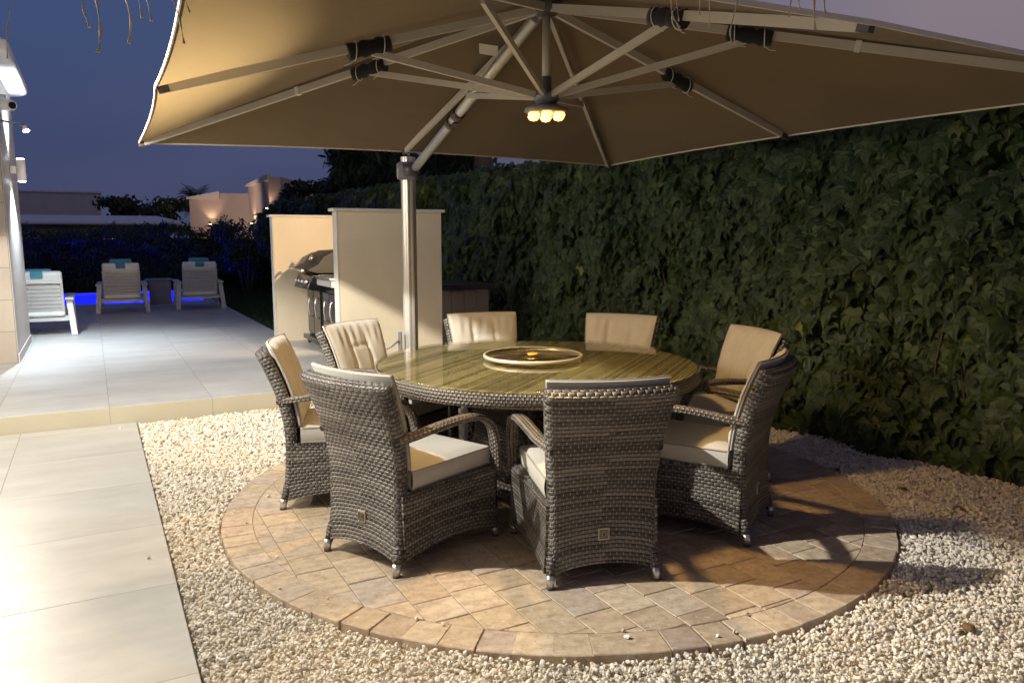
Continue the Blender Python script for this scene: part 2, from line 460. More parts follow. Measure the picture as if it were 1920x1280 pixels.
def leaf_mat(name, stops, rough=.5, trans=.10, vein=True):
    n = NT(name); t = n.attr(); v = n.coord()
    c = n.ramp(t, stops)
    c = n.mix(n.math('MULTIPLY', n.noise(v, 60, 3), .4), c, (stops[0][1][0]*.7, stops[0][1][1]*.7, stops[0][1][2]*.7))
    n.set(base=c, rough=rough, spec=.35)
    tr = n.n("ShaderNodeBsdfTranslucent"); n.l(c, tr.inputs[0])
    mx_ = n.n("ShaderNodeMixShader"); mx_.inputs[0].default_value = trans
    n.l(n.p.outputs[0], mx_.inputs[1]); n.l(tr.outputs[0], mx_.inputs[2]); n.l(mx_.outputs[0], n.o.inputs[0])
    return n.m
M['ivy'] = leaf_mat('ivy_leaf', [(0, (.020,.036,.007)), (.5, (.040,.064,.012)), (.88, (.064,.092,.017)), (.965, (.12,.14,.025)), (1, (.26,.28,.06))])
M['oleander'] = leaf_mat('oleander_leaf', [(0, (.018,.032,.014)), (.6, (.035,.058,.022)), (1, (.06,.09,.035))])
M['tree_leaf'] = leaf_mat('tree_leaf', [(0, (.014,.024,.010)), (.6, (.028,.042,.016)), (1, (.05,.07,.025))])
M['palm_leaf'] = leaf_mat('palm_leaf', [(0, (.03,.045,.015)), (.6, (.05,.07,.022)), (1, (.09,.10,.04))])
M['grass'] = leaf_mat('grass_blade', [(0, (.02,.05,.012)), (.6, (.035,.08,.02)), (1, (.06,.11,.03))])
M['core'] = plain('hedge_core', (.010,.015,.005), 1, 0, .4, 20)

def glass_mat(name, tint=(.90,.90,.80), rough=.02, base=.04):
    n = NT(name); t = n.t; t.nodes.remove(n.p)
    tr = n.n("ShaderNodeBsdfTransparent"); tr.inputs[0].default_value = (*tint, 1)
    gl = n.n("ShaderNodeBsdfGlossy"); gl.inputs["Roughness"].default_value = rough; gl.inputs[0].default_value = (1, 1, 1, 1)
    fr = n.n("ShaderNodeFresnel"); fr.inputs[0].default_value = 1.5
    ge = n.n("ShaderNodeNewGeometry")
    ff = n.math('MULTIPLY', fr.outputs[0], n.math('SUBTRACT', 1.0, ge.outputs["Backfacing"]))
    mx_ = n.n("ShaderNodeMixShader"); n.l(ff, mx_.inputs[0]); n.l(tr.outputs[0], mx_.inputs[1]); n.l(gl.outputs[0], mx_.inputs[2])
    n.l(mx_.outputs[0], n.o.inputs[0]); return n.m
M['glass'] = glass_mat('table_glass')
def water_mat():
    n = NT('pool_water'); n.t.nodes.remove(n.p)
    tr = n.n("ShaderNodeBsdfTransparent"); tr.inputs[0].default_value = (.75, .85, 1, 1)
    gl = n.n("ShaderNodeBsdfGlossy"); gl.inputs["Roughness"].default_value = .05
    fr = n.n("ShaderNodeFresnel"); fr.inputs[0].default_value = 1.33
    b = n.n("ShaderNodeBump"); b.inputs["Strength"].default_value = .15; n.l(n.noise(n.coord(), 3, 3), b.inputs["Height"])
    n.l(b.outputs[0], gl.inputs["Normal"])
    mx_ = n.n("ShaderNodeMixShader"); n.l(n.math('MULTIPLY', fr.outputs[0], .5), mx_.inputs[0]); n.l(tr.outputs[0], mx_.inputs[1]); n.l(gl.outputs[0], mx_.inputs[2])
    n.l(mx_.outputs[0], n.o.inputs[0]); return n.m
M['water'] = water_mat()
M['pool_tile'] = plain('pool_mosaic', (.45,.55,.75), .4, 0, .15, 30)

# ------------------------------------------------------------------ lights
def light(name, typ, loc, energy, color, radius=.05, parent=None, target=None, size=90, blend=.3):
    ld = bpy.data.lights.new(name, typ); ld.energy = energy; ld.color = color
    ld.shadow_soft_size = radius
    if typ == 'SPOT': ld.spot_size = R(size); ld.spot_blend = blend
    o = bpy.data.objects.new(name, ld); COL.objects.link(o)
    o.location = loc
    if target is not None:
        o.rotation_euler = (Vector(target) - Vector(loc)).to_track_quat('-Z', 'Y').to_euler()
    if parent is not None:
        o.parent = parent; o.matrix_parent_inverse = parent.matrix_basis.inverted()
    return o

# =================================================================== SETTING
def gobj(mb, name, mat, bevel=0, **k):
    o = mb.build(name, mat, None, bevel); o.location = O; o.rotation_euler = (0, 0, ANG)
    tag(o, **k); return o
m = MB(); m.box(-400, 400, -400, 10.0, -1.6, -.10); m.box(-400, 400, 14.0, 400, -1.6, -.10); m.box(-400, -8.9, 10.0, 14.0, -1.6, -.10); m.box(2.1, 400, 10.0, 14.0, -1.6, -.10); gobj(m, 'ground', M['soil'], kind='structure')
m = MB(); m.box(0.0, 4.6, -9.5, 3.45, -.098, -.045); gobj(m, 'gravel_bed', M['gravel_bed'], kind='structure')
# terrace (raised)
m = MB(); m.box(-9, 1.95, .012, 10.17, -.094, .13); m.box(1.95, 3.2, .012, 3.45, -.094, .13)
gobj(m, 'patio', M['patio_tile'], bevel=.003, kind='structure')
m = MB(); m.box(-9, 3.2, 0, .010, -.096, .1275); gobj(m, 'patio_riser', M['riser_tile'], kind='structure')
m = MB(); m.box(-2.5, 0, -9.5, -.004, -.092, 0); gobj(m, 'walkway', M['walk_tile'], bevel=.003, kind='structure')
m = MB(); m.box(1.955, 30, 3.455, 60, -.09, .07); gobj(m, 'lawn', M['lawn'], kind='structure')
m = MB(); m.box(-30, 1.95, 13.9, 60, -.09, .07); gobj(m, 'garden_bed', M['soil'], kind='structure')
# pool
m = MB(); x0, x1, y0, y1, zb, zt = -8.5, 1.95, 10.18, 13.6, -1.35, .125
m.box(x0-.2, x1+.0, y0, y1, zb-.1, zb)
m.box(x0-.2, x0, y0, y1, zb, zt); m.box(x1-.18, x1, y0+.18, y1, zb, zt); m.box(x0, x1, y0, y0+.18, zb, zt); m.box(x0-.2, x1, y1, y1+.28, zb-.1, zt+.0)
gobj(m, 'pool_basin', M['pool_tile'], kind='structure')
m = MB(); m.add([(x0, y0+.18, .10), (x1-.18, y0+.18, .10), (x1-.18, y1, .10), (x0, y1, .10)], [(0,1,2,3)])
gobj(m, 'pool_water', M['water'], kind='structure')
def pool_lamp(a, b, lab, energy=420):
    r = gempty('pool_lamp', label=lab, cat='pool lamp', group='underwater lamps along the pool wall')
    mb = MB(); mb.tube([(b, a, -.28), (b, a-.05, -.28)], .14, 20); mb.build('lamp_housing', M['white_plastic'], r)
    mb = MB(); mb.tube([(b, a-.052, -.28), (b, a-.062, -.28)], .11, 20); mb.build('lamp_glass', emis('pool_lamp_glow', (.12, .12, 1), 30), r)
    l_ = light('pool_light', 'POINT', (b, a-.35, -.35), energy, (.01, .012, 1), .12); l_.parent = r
    return r
pool_lamp(13.58, -1.6, 'underwater pool lamp left of the middle sun chair', 190)
pool_lamp(13.58, .6, 'underwater pool lamp behind the small side table', 190)

# =================================================================== PAVED CIRCLE
CX, CY, CR = .235, 4.33, 1.80
def paved_circle():
    RI = CR - .150
    V, F, T = [], [], []
    faces_by = []
    mb_v = []; mb_f = []; tint = []
    def slab(poly, zt, zb, t):
        n0 = len(mb_v); k = len(poly)
        cx = sum(p[0] for p in poly)/k; cy = sum(p[1] for p in poly)/k
        ch = .0035
        tilt = (random.uniform(-1,1)*.003, random.uniform(-1,1)*.003)
        for (x, y) in poly: mb_v.append((x, y, zb))
        for (x, y) in poly: mb_v.append((x, y, zt-ch))
        for (x, y) in poly:
            d = math.hypot(x-cx, y-cy) or 1; s_ = max(0, 1-ch/d)
            mb_v.append((cx+(x-cx)*s_, cy+(y-cy)*s_, zt+(x-cx)*tilt[0]+(y-cy)*tilt[1]))
        for i in range(k):
            j = (i+1) % k
            mb_f.append((n0+i, n0+j, n0+k+j, n0+k+i)); mb_f.append((n0+k+i, n0+k+j, n0+2*k+j, n0+2*k+i))
        mb_f.append(tuple(n0+2*k+i for i in range(k)))
        tint.extend([t]*(3*k))
    NS = 80; a0 = .03
    for i in range(NS):
        g = .0022
        t0 = a0+2*math.pi*i/NS + random.uniform(-.006,.006); t1 = a0+2*math.pi*(i+1)/NS
        P = []
        rr = CR + random.uniform(-.004, .004)
        for k in range(4):
            t = t0+g/rr + (t1-t0-2*g/rr)*k/3; P.append((CX+rr*math.cos(t), CY+rr*math.sin(t)))
        ri = RI+.001
        for k in range(3, -1, -1):
            t = t0+g/ri + (t1-t0-2*g/ri)*k/3; P.append((CX+ri*math.cos(t), CY+ri*math.sin(t)))
        slab(P, random.uniform(-.0015,.0015), -.09, random.random())
    # inner rows along the garden direction, clipped to the circle
    ca, sa = math.cos(ANG), math.sin(ANG)
    circ = [(RI*math.cos(2*math.pi*k/96)*1.0, RI*math.sin(2*math.pi*k/96)*1.0) for k in range(96)]
    def clip(poly):
        out = poly
        for k in range(96):
            ax, ay = circ[k]; bx, by = circ[(k+1) % 96]
            def side(p): return (bx-ax)*(p[1]-ay)-(by-ay)*(p[0]-ax)
            new = []
            for i in range(len(out)):
                p, q = out[i], out[(i+1) % len(out)]; sp_, sq = side(p), side(q)
                if sp_ >= 0: new.append(p)
                if (sp_ >= 0) != (sq >= 0):
                    f = sp_/(sp_-sq); new.append((p[0]+(q[0]-p[0])*f, p[1]+(q[1]-p[1])*f))
            out = new
            if len(out) < 3: return None
        return out
    x = -1.75; r = 0
    while x < 1.75:
        wd = .172; y = -1.9 + [0, .09, .04, .14][r % 4]
        while y < 1.8:
            L = random.choice([.172, .20, .172, .23, .26])
            g = .0022
            P = [(x+g, y+g), (x+wd-g, y+g), (x+wd-g, y+L-g), (x+g, y+L-g)]
            P = clip([(px*ca-py*sa, px*sa+py*ca) for px, py in P])
            if P and len(P) >= 3:
                ar = abs(sum(P[i][0]*P[(i+1) % len(P)][1]-P[(i+1) % len(P)][0]*P[i][1] for i in range(len(P))))/2
                if ar > .0008:
                    slab([(px+CX, py+CY) for px, py in P], random.uniform(-.0015,.0012), -.03, random.random())
            y += L
        x += wd; r += 1
    me = bpy.data.meshes.new('paved_circle'); me.from_pydata(mb_v, [], mb_f); me.validate(); me.update()
    at = me.attributes.new("tint", 'FLOAT', 'POINT'); at.data.foreach_set("value", tint)
    me.materials.append(M['paver'])
    o = bpy.data.objects.new('paved_circle', me); COL.objects.link(o); tag(o, kind='structure')
    mb = MB(); mb.cyl((CX, CY), CR-.02, -.088, -.0045, 96); j = mb.build('paving_bed', M['joint']); tag(j, kind='structure')
paved_circle()

# =================================================================== GRAVEL
def in_view(X, Y, Z, mg=.35):
    th = R(7.85); c, s = math.cos(th), math.sin(th); h = Z - CAM_H
    dep = Y*c - h*s; up = Y*s + h*c
    return (dep > .3) & (np.abs(X)/np.maximum(dep, .01) < .662+mg*.3) & (np.abs(up)/np.maximum(dep, .01) < .4414+mg*.3)
def gravel():
    t = (1+5**.5)/2
    ico = np.array([(-1,t,0),(1,t,0),(-1,-t,0),(1,-t,0),(0,-1,t),(0,1,t),(0,-1,-t),(0,1,-t),(t,0,-1),(t,0,1),(-t,0,-1),(-t,0,1)], float)
    ico /= np.linalg.norm(ico[0])
    fac = np.array([(0,11,5),(0,5,1),(0,1,7),(0,7,10),(0,10,11),(1,5,9),(5,11,4),(11,10,2),(10,7,6),(7,1,8),(3,9,4),(3,4,2),(3,2,6),(3,6,8),(3,8,9),(4,9,5),(2,4,11),(6,2,10),(8,6,7),(9,8,1)])
    N = 420000
    X = rng.uniform(-3.1, 4.6, N); Y = rng.uniform(1.2, 9.5, N)
    keep = rng.random(N) < np.clip(3.2/np.maximum(Y-1, 1.6), .35, 1)
    dx, dy = X-O.x, Y-O.y
    b = dx*math.cos(ANG)+dy*math.sin(ANG); a = -dx*math.sin(ANG)+dy*math.cos(ANG)
    keep &= (b > .012) & (b < 4.5) & (a < -.01) | ((b > 3.215) & (b < 4.5) & (a < 3.3) & (a > -.1))
    keep &= np.hypot(X-CX, Y-CY) > CR+.012
    keep &= in_view(X, Y, 0*X, .5)
    spill = (rng.random(N) < .0004) & (b > -.15) & (b <= 0) & (a < -.05) & in_view(X, Y, 0*X, .5)
    spill |= (rng.random(N) < .001) & (np.abs(np.hypot(X-CX, Y-CY)-CR+.12) < .11) & in_view(X, Y, 0*X, .5)
    keep |= spill
    X, Y, b, spill = X[keep], Y[keep], b[keep], spill[keep]; n = len(X)
    size = rng.uniform(.0048, .0102, n) * np.where(rng.random(n) < .12, 1.3, 1)*(1+.10*np.maximum(Y-2.5, 0))
    var = ico[None, :, :]*rng.uniform(.72, 1.2, (n, 12, 1))
    var = var*np.stack([rng.uniform(.8, 1.5, n), rng.uniform(.7, 1.1, n), rng.uniform(.55, .9, n)], 1)[:, None, :]
    q = rng.normal(size=(n, 4)); q[:, 1:3] *= .6; q /= np.linalg.norm(q, axis=1)[:, None]
    w_, x, y, z = q.T
    Rm = np.stack([1-2*(y*y+z*z), 2*(x*y-z*w_), 2*(x*z+y*w_), 2*(x*y+z*w_), 1-2*(x*x+z*z), 2*(y*z-x*w_), 2*(x*z-y*w_), 2*(y*z+x*w_), 1-2*(x*x+y*y)], 1).reshape(n, 3, 3)
    P = np.einsum('nij,nkj->nki', Rm, var)*size[:, None, None]
    Zc = -.031 + rng.uniform(0, .020, n) + .006*np.sin(X*5)*np.cos(Y*4)
    Zc = np.where(spill, .006, Zc)
    P += np.stack([X, Y, Zc], 1)[:, None, :]
    F = (fac[None]+np.arange(n)[:, None, None]*12).reshape(-1, 3)
    o = np_mesh('gravel', P.reshape(-1, 3), F, M['gravel'], tint=np.repeat(rng.random(n), 12))
    tag(o, 'cream white marble gravel around the paved circle', 'gravel', kind='stuff')
gravel()

# =================================================================== LEAVES
def leaf_cloud(name, P, size, template, tris, Nrm, mat, parent=None, yaw=.9, pitch=.6, roll=.7, down=True, tint=None):
    """P (n,3) positions, Nrm (n,3) outward normals; template leaf lies in x/y, tip at -y, +z normal"""
    n = len(P)
    up = np.array([0, 0, 1.0])
    Nn = Nrm + rng.normal(0, 1, (n, 3))*np.array([yaw, yaw, pitch])*.5
    Nn /= np.linalg.norm(Nn, axis=1)[:, None]
    Yv = up[None] + rng.normal(0, roll*.5, (n, 3)) if down else rng.normal(0, 1, (n, 3))
    Yv = Yv - Nn*np.sum(Yv*Nn, 1)[:, None]; Yv /= np.linalg.norm(Yv, axis=1)[:, None]
    Xv = np.cross(Yv, Nn)
    Tm = np.asarray(template)
    V = P[:, None, :] + size[:, None, None]*(Tm[None, :, 0:1]*Xv[:, None, :] + Tm[None, :, 1:2]*Yv[:, None, :] + Tm[None, :, 2:3]*Nn[:, None, :])
    F = (np.asarray(tris)[None]+np.arange(n)[:, None, None]*len(Tm)).reshape(-1, 3)
    tt = rng.random(n) if tint is None else tint
    return np_mesh(name, V.reshape(-1, 3), F, mat, parent, tint=np.repeat(tt, len(Tm)))
IVY = [(0, .05, .05), (0, .40, -.02), (.26, .55, -.05), (.50, .36, -.06), (.42, .12, 0), (.62, -.10, -.08), (.30, -.22, .0), (.14, -.5, -.02), (0, -.85, -.14),
       (-.14, -.5, -.02), (-.30, -.22, .0), (-.62, -.10, -.08), (-.42, .12, 0), (-.50, .36, -.06), (-.26, .55, -.05)]
IVYT = [(0, i, i+1) for i in range(1, 14)] + [(0, 14, 1)]
IVYT = [(a_, c_, b_) for a_, b_, c_ in IVYT]
LAN = [(0, 0, 0), (.13, -.35, .03), (.10, -.75, .0), (0, -1.1, -.08), (-.10, -.75, 0), (-.13, -.35, .03)]
LANT = [(0, 5, 1), (1, 5, 4), (1, 4, 2), (2, 4, 3)]
OVAL = [(0, 0, 0), (.32, -.35, .04), (.30, -.7, .0), (0, -1.0, -.06), (-.30, -.7, 0), (-.32, -.35, .04)]

HB = 4.36   # hedge face (b)
def ivy_hedge():
    r = gempty('ivy_hedge', label='tall ivy covered boundary wall running the length of the garden', cat='hedge')
    mb = MB(); mb.box(HB+.30, HB+.6, -7.5, 20, -.09, 2.16); mb.build('hedge_core', M['core'], r)
    # face
    n = 42000
    a = -6.2 + 22.6*rng.random(n)**1.35; z = rng.uniform(.0, 2.30, n)
    # bumpy surface
    def bumpf(a, z): return .07*np.sin(a*2.1+z*1.3)+.05*np.sin(a*5.3-z*3.1+1)+.04*np.sin(z*6.2+a*1.7)+.03*np.sin(a*11+z*9)
    depth = rng.random(n)
    b = HB - .02 - bumpf(a, z) + .16*depth - .10*np.clip(.5-z, 0, .5)*0 + .35*np.clip(z-2.1, 0, .3)**1.0 + .10*np.clip(.35-z, 0, .35)
    P = np.stack([b, a, z], 1); size = rng.uniform(.034, .090, n)*(1+.05*np.clip(a-4, 0, 12))*np.where(rng.random(n) < .2, .7, 1)
    size *= 1.6
    N = np.tile(np.array([-1.0, -.12, .25]), (n, 1))
    tint = np.clip(rng.beta(2, 2.2, n)*.95, 0, 1); tint[rng.random(n) < .003] = 1.0
    top_pale = (rng.random(n) < .35) & (z > 2.05); tint[top_pale] = np.clip(tint[top_pale]+.35, 0, .97)  # some leaves near the top get a paler tint
    # top
    m_ = 9000
    a2 = -6.2+22.4*rng.random(m_)**1.2; b2 = HB+rng.uniform(-.06, .55, m_); z2 = 2.22+.05*np.sin(a2*3)+.04*np.sin(a2*9+1)+rng.uniform(-.03, .07, m_)
    P = np.concatenate([P, np.stack([b2, a2, z2], 1)]); size = np.concatenate([size, rng.uniform(.035, .065, m_)*(1+.06*np.clip(a2-4, 0, 12))])
    N = np.concatenate([N, np.tile(np.array([-.45, -.2, .9]), (m_, 1))]); tint = np.concatenate([tint, np.clip(.35+rng.beta(2, 2, m_)*.62, 0, 1)])
    leaf_cloud('ivy_leaves', P, size, IVY, IVYT, N, M['ivy'], r, yaw=.62, pitch=.5, roll=.5, tint=tint)
    # stems
    for k in range(6):
        ms = MB()
        aa = random.uniform(-5, 9); pts = [(HB+.02-.02*random.random(), aa+.1*math.sin(i*.9+k), .05+i*.3) for i in range(7)]
        ms.tube([(p[0]+.10, p[1], p[2]) for p in pts], .006, 5)
        ms.build('ivy_stem', M['bark'], r)
ivy_hedge()

def foliage_tree(name, loc, blobs, nleaf, lsize, mat, tmpl, tri, label, cat, group=None, trunk=None, down=True, droop=0):
    """blobs: (x,y,z,rx,ry,rz). world-space coords relative to loc"""
    r = empty(name, loc, 0, label, cat, group)
    vols = np.array([b_[3]*b_[4]*b_[5] for b_ in blobs])**.7; idx = rng.choice(len(blobs), nleaf, p=vols/vols.sum())
    B = np.array(blobs)[idx]
    d = rng.normal(size=(nleaf, 3)); d /= np.linalg.norm(d, axis=1)[:, None]
    rad = rng.random(nleaf)**.45
    # clumpy: noise-driven shell radius
    cl = .78+.3*np.sin(d[:, 0]*7+B[:, 0]*9)*np.sin(d[:, 1]*6+B[:, 1]*5)+.22*np.sin(d[:, 2]*9+B[:, 2]*3)
    P = B[:, :3]+d*B[:, 3:6]*(rad*cl)[:, None]
    if droop: P[:, 2] -= droop*rng.random(nleaf)*np.abs(d[:, 0])
    leaf_cloud('foliage', P, rng.uniform(.6, 1.3, nleaf)*lsize, tmpl, tri, d+np.array([0, -.3, .2]), mat, r, down=down, yaw=1.2, pitch=1.0, roll=1.2)
    if trunk:
        mb = MB()
        for pts, r0 in trunk:
            k = len(pts); mb.tube(pts, [r0*(1-.7*i/(k-1)) for i in range(k)], 8)
        mb.build('trunk', M['bark'], r)
    return r

def bush(loc, h, wd, n, label, group, lsize=.12, mat='oleander', stems=6):
    blobs = []
    for k in range(11):
        an = random.uniform(0, 6.28); rr = random.uniform(0, .38)*wd; zz = random.uniform(.35, .9)*h
        blobs.append((rr*math.cos(an), rr*math.sin(an), zz, wd*random.uniform(.14, .3), wd*random.uniform(.14, .3), h*random.uniform(.10, .22)))
    for k in range(6):
        an = random.uniform(0, 6.28); rr = random.uniform(.1, .4)*wd
        blobs.append((rr*math.cos(an), rr*math.sin(an), h*random.uniform(.85, 1.02), wd*.08, wd*.08, h*.10))
    tr = []
    for k in range(stems):
        an = 6.28*k/stems; e = (wd*.3*math.cos(an), wd*.3*math.sin(an), h*.7)
        tr.append(([(0.05*math.cos(an), .05*math.sin(an), 0), (e[0]*.4, e[1]*.4, h*.35), e], .025))
    return foliage_tree('oleander_bush', loc, blobs, n, lsize, M[mat], LAN, LANT, label, 'bush', group, tr)

# ------ clipped hedge behind the pool
def back_hedge():
    r = gempty('clipped_hedge', label='dark clipped hedge behind the lit swimming pool', cat='hedge')
    mb = MB(); mb.box(-12, 4.2, 14.55, 15.1, -.09, 1.35); mb.build('hedge_core', M['core'], r)
    n = 22000
    b = rng.uniform(-8, 4.3, n); z = rng.random(n)**.8*1.62
    a = 14.5+.10*np.sin(b*3)+.07*np.sin(b*8+z*6)+rng.uniform(-.08, .2, n)+.35*np.clip(z-1.3, 0, 1)
    z = z+.10*np.sin(b*2.3)*(z > 1.0)+.07*np.sin(b*7.1)*(z > 1.2)
    P = np.stack([b, a, z], 1)
    leaf_cloud('hedge_leaves', P, rng.uniform(.07, .14, n), LAN, LANT, np.tile([-.1, -1.0, .4], (n, 1)), M['oleander'], r, yaw=1.2, pitch=1, roll=1.4)
back_hedge()
bl = [  # a, b, h, w, leaves, label
    (14.9, -2.2, 1.60, 1.5, 2600, 'leafy oleander rising above the clipped hedge at the pillar'),
    (14.9, -.6, 1.55, 1.6, 2600, 'loose oleander above the clipped hedge between pillar and middle sun chair'),
    (14.9, 1.3, 1.75, 1.5, 2800, 'taller oleander above the clipped hedge in front of the dark far window'),
    (14.6, 2.5, 1.65, 1.4, 2800, 'oleander above the hedge just behind the right sun chair'),
    (12.6, 3.0, 1.75, 1.6, 4200, 'big oleander on the lawn right of the right sun chair'),
    (11.0, 3.5, 1.95, 1.5, 4200, 'dense oleander on the lawn beside the screen wall'),
]
for a_, b_, h_, w_, n_, lab in bl:
    bush(W(a_, b_, .0), h_, w_, n_, lab, 'oleander bushes at the end of the garden')

# ------ trees beyond the ivy wall
def weeping(loc, label, tops, n):
    blobs = []
    for (x, y, z, rx, rz) in tops: blobs.append((x, y, z, rx, rx*.8, rz))
    return foliage_tree('weeping_tree', loc, blobs, n, .30, M['tree_leaf'], LAN, LANT, label, 'tree', 'dark trees beyond the ivy wall',
        [([(0, 0, 0), (.1, 0, 1.6), (-.1, 0, 2.8), (.2, .1, 4.2)], .17), ([(0, 0, 2), (.7, .1, 3.0), (1.2, 0, 3.6)], .08), ([(0, 0, 2), (-.7, .1, 3.0), (-1.1, 0, 3.8)], .08)], droop=.5)
weeping((-3.6, 19.5, -.1), 'dark drooping tree left of the parasol mast', [(-.55, 0, 3.2, .5, 1.0), (.1, 0, 3.5, .7, 1.1), (.75, 0, 3.3, .55, .9), (0, 0, 4.3, 1.0, .8), (-.2, 0, 2.6, .6, .7)], 5200)
weeping((-1.4, 19.0, -.1), 'dark drooping tree just right of the parasol mast', [(-.5, 0, 3.1, .6, .8), (.15, 0, 3.4, .7, 1.1), (.2, 0, 4.3, 1.0, .8), (0, 0, 2.6, .6, .7)], 4600)
def palm(loc, h, rt, nf, fl, label, group, fan=False, up=.6):
    r = empty('palm_tree', loc, random.uniform(0, 3), label, 'palm', group)
    mb = MB(); k = 14
    mb.tube([(.05*math.sin(i*.5), 0, h*i/k) for i in range(k+1)], [rt*(1.15 if i % 2 else .95)*(1-.15*i/k) for i in range(k+1)], 12)
    mb.build('trunk', M['palm_bark'], r)
    V = []; F = []; T = []
    for f in range(nf):
        an = 2*math.pi*f/nf*1.618+random.uniform(-.2, .2); el = random.uniform(-.35, 1.2)*up+.1
        L = fl*random.uniform(.8, 1.1); S = 16; px = Vector((0, 0, h)); d = Vector((math.cos(an)*math.cos(el), math.sin(an)*math.cos(el), math.sin(el)))
        side = Vector((-math.sin(an), math.cos(an), 0)); t = random.random()
        for s_ in range(S):
            px2 = px+d*(L/S)
            for sg in (-1, 1):
                ll = L*.32*math.sin(math.pi*(.12+.85*s_/S)); q = (side*sg+d*.7+Vector((0, 0, -.25-.2*random.random()))).normalized()*ll
                n0 = len(V); wv_ = d*(L/S*.42)
                V += [px, px+wv_, px+q+wv_*.3, px+q*.55+wv_*1.2]; F += [(n0, n0+1, n0+3), (n0, n0+3, n0+2)]; T += [t]*4
            px = px2; d = (d+Vector((0, 0, -.085-.05*s_/S))).normalized()
    np_mesh('fronds', np.array([tuple(v) for v in V]), np.array(F), M['palm_leaf'], r, tint=np.array(T))
    return r
palm((-.55, 16.2, -.1), 4.6, .20, 26, 2.2, 'thick palm trunk seen over the ivy wall under the parasol', 'palms', up=.8)
palm(W(30.5, 4.0, -.1), 3.0, .16, 40, 1.0, 'small palm behind the left wing of the lit villa', 'palms', up=1.0)
palm(W(17.5, 5.4, -.1), 2.3, .13, 22, 1.0, 'bushy palm in front of the lit villa above the screen wall', 'palms', up=.9)
palm(W(16.6, 4.7, -.1), 1.9, .12, 20, .9, 'low palm spreading its fronds left of the screen wall top', 'palms', up=.8)
def shrubtree(loc, label, h, wd, n):
    blobs = [(random.uniform(-.4, .4)*wd, random.uniform(-.3, .3)*wd, h*random.uniform(.5, .92), wd*random.uniform(.12, .24), wd*.2, h*random.uniform(.07, .16)) for _ in range(16)]
    tr = [([(0, 0, 0), (.05, 0, h*.4), (.2*wd, 0, h*.8)], .07), ([(0, 0, h*.3), (-.2*wd, .1, h*.6), (-.35*wd, .1, h*.85)], .05)]
    return foliage_tree('bushy_tree', loc, blobs, n, .16, M['tree_leaf'], OVAL, LANT, label, 'tree', 'dark trees beyond the ivy wall', tr)
shrubtree(W(17.5, 6.0, -.1), 'ragged tree with thin top twigs above the taller screen wall', 3.35, 2.4, 5200)
shrubtree(W(16.0, 5.2, -.1), 'low dark tree between palm fronds and drooping tree', 2.75, 2.2, 4200)
shrubtree(W(28, 2.1, -.1), 'rounded tree behind the long white roof', 3.2, 4.0, 4200)

# =================================================================== FAR BUILDINGS
# grey block
r = gempty('grey_building', label='plain grey flat roofed building far left on the skyline', cat='building')
mb = MB(); mb.box(-16, .3, 32.9, 44, -.1, 3.28); mb.build('wall', M['far_grey'], r)
mb = MB(); mb.box(-16.05, .35, 32.82, 44, 3.282, 3.36); mb.build('roof_edge', M['far_white'], r)
# low house with white rounded roof
r = gempty('low_house', label='low house with a long white curved roof edge behind the hedge', cat='house')
mb = MB(); mb.box(-14, 1.85, 20.2, 27, -.1, 1.74); mb.build('wall', M['villa'], r)
mb = MB()
mb.add([(-14, 19.6, 1.742), (2.35, 19.6, 1.742), (2.35, 27, 1.742), (-14, 27, 1.742), (-14, 19.62, 1.86), (2.3, 19.62, 1.86), (2.3, 27, 1.86), (-14, 27, 1.86), (-14, 20.4, 2.04), (1.7, 20.4, 2.04), (1.7, 27, 2.04), (-14, 27, 2.04)],
       [(0,1,5,4),(1,2,6,5),(4,5,9,8),(5,6,10,9),(8,9,10,11),(0,3,2,1),(3,0,4,7),(7,4,8,11),(2,3,7,6),(6,7,11,10)])
mb.build('roof', M['far_white'], r, bevel=.05)
wd = MB(); wd.box(-.9, 1.3, 20.14, 20.19, .5, 1.55); w0 = wd.build('window', plain('window_dark', (.02, .02, .03), .2), r)
wd = MB(); wd.box(-.95, 1.35, 20.10, 20.135, 1.55, 1.62); wd.box(-.95, -.88, 20.10, 20.135, .5, 1.55); wd.build('frame', M['grey_plastic'], w0)
wd = MB(); wd.box(.15, .50, 20.125, 20.139, 1.28, 1.34); wd.build('lit_blind', emis('room_glow', (.9, .92, 1), .8), w0)
# villa with uplights
def prism(mb, pts, z0, ztops):
    k = len(pts); V = [(x, y, z0) for x, y in pts]+[(x, y, z) for (x, y), z in zip(pts, ztops)]
    F = [tuple(range(k-1, -1, -1)), tuple(range(k, 2*k))]
    for i in range(k): j = (i+1) % k; F.append((i, j, j+k, i+k))
    mb.add(V, F)
r = empty('lit_villa', label='pinkish villa with sloping wall tops washed by warm uplights', cat='villa')
mb = MB(); prism(mb, [(-12.33, 30), (-11.16, 30), (-9.75, 29.4), (-9.2, 34), (-12.4, 35)], -.1, [2.80, 3.02, 2.98, 2.98, 2.8]); mb.build('low_wing', M['villa'], r)
mb = MB(); prism(mb, [(-9.72, 29.0), (-7.9, 25.6), (-7.55, 25.7), (-7.0, 31), (-9.4, 34)], -.1, [3.20, 3.32, 3.32, 3.2, 3.2]); mb.build('high_wing', M['villa'], r)
mb = MB(); prism(mb, [(-12.42, 29.93), (-11.16, 29.92), (-11.16, 30.05), (-12.42, 30.06)], 2.80, [2.87, 3.09, 3.09, 2.87]); mb.build('coping', M['stucco_white'], r)
mb = MB(); prism(mb, [(-9.82, 28.97), (-7.93, 25.5), (-7.86, 25.6), (-9.7, 29.08)], 3.2, [3.27, 3.40, 3.40, 3.27]); mb.build('coping', M['stucco_white'], r)
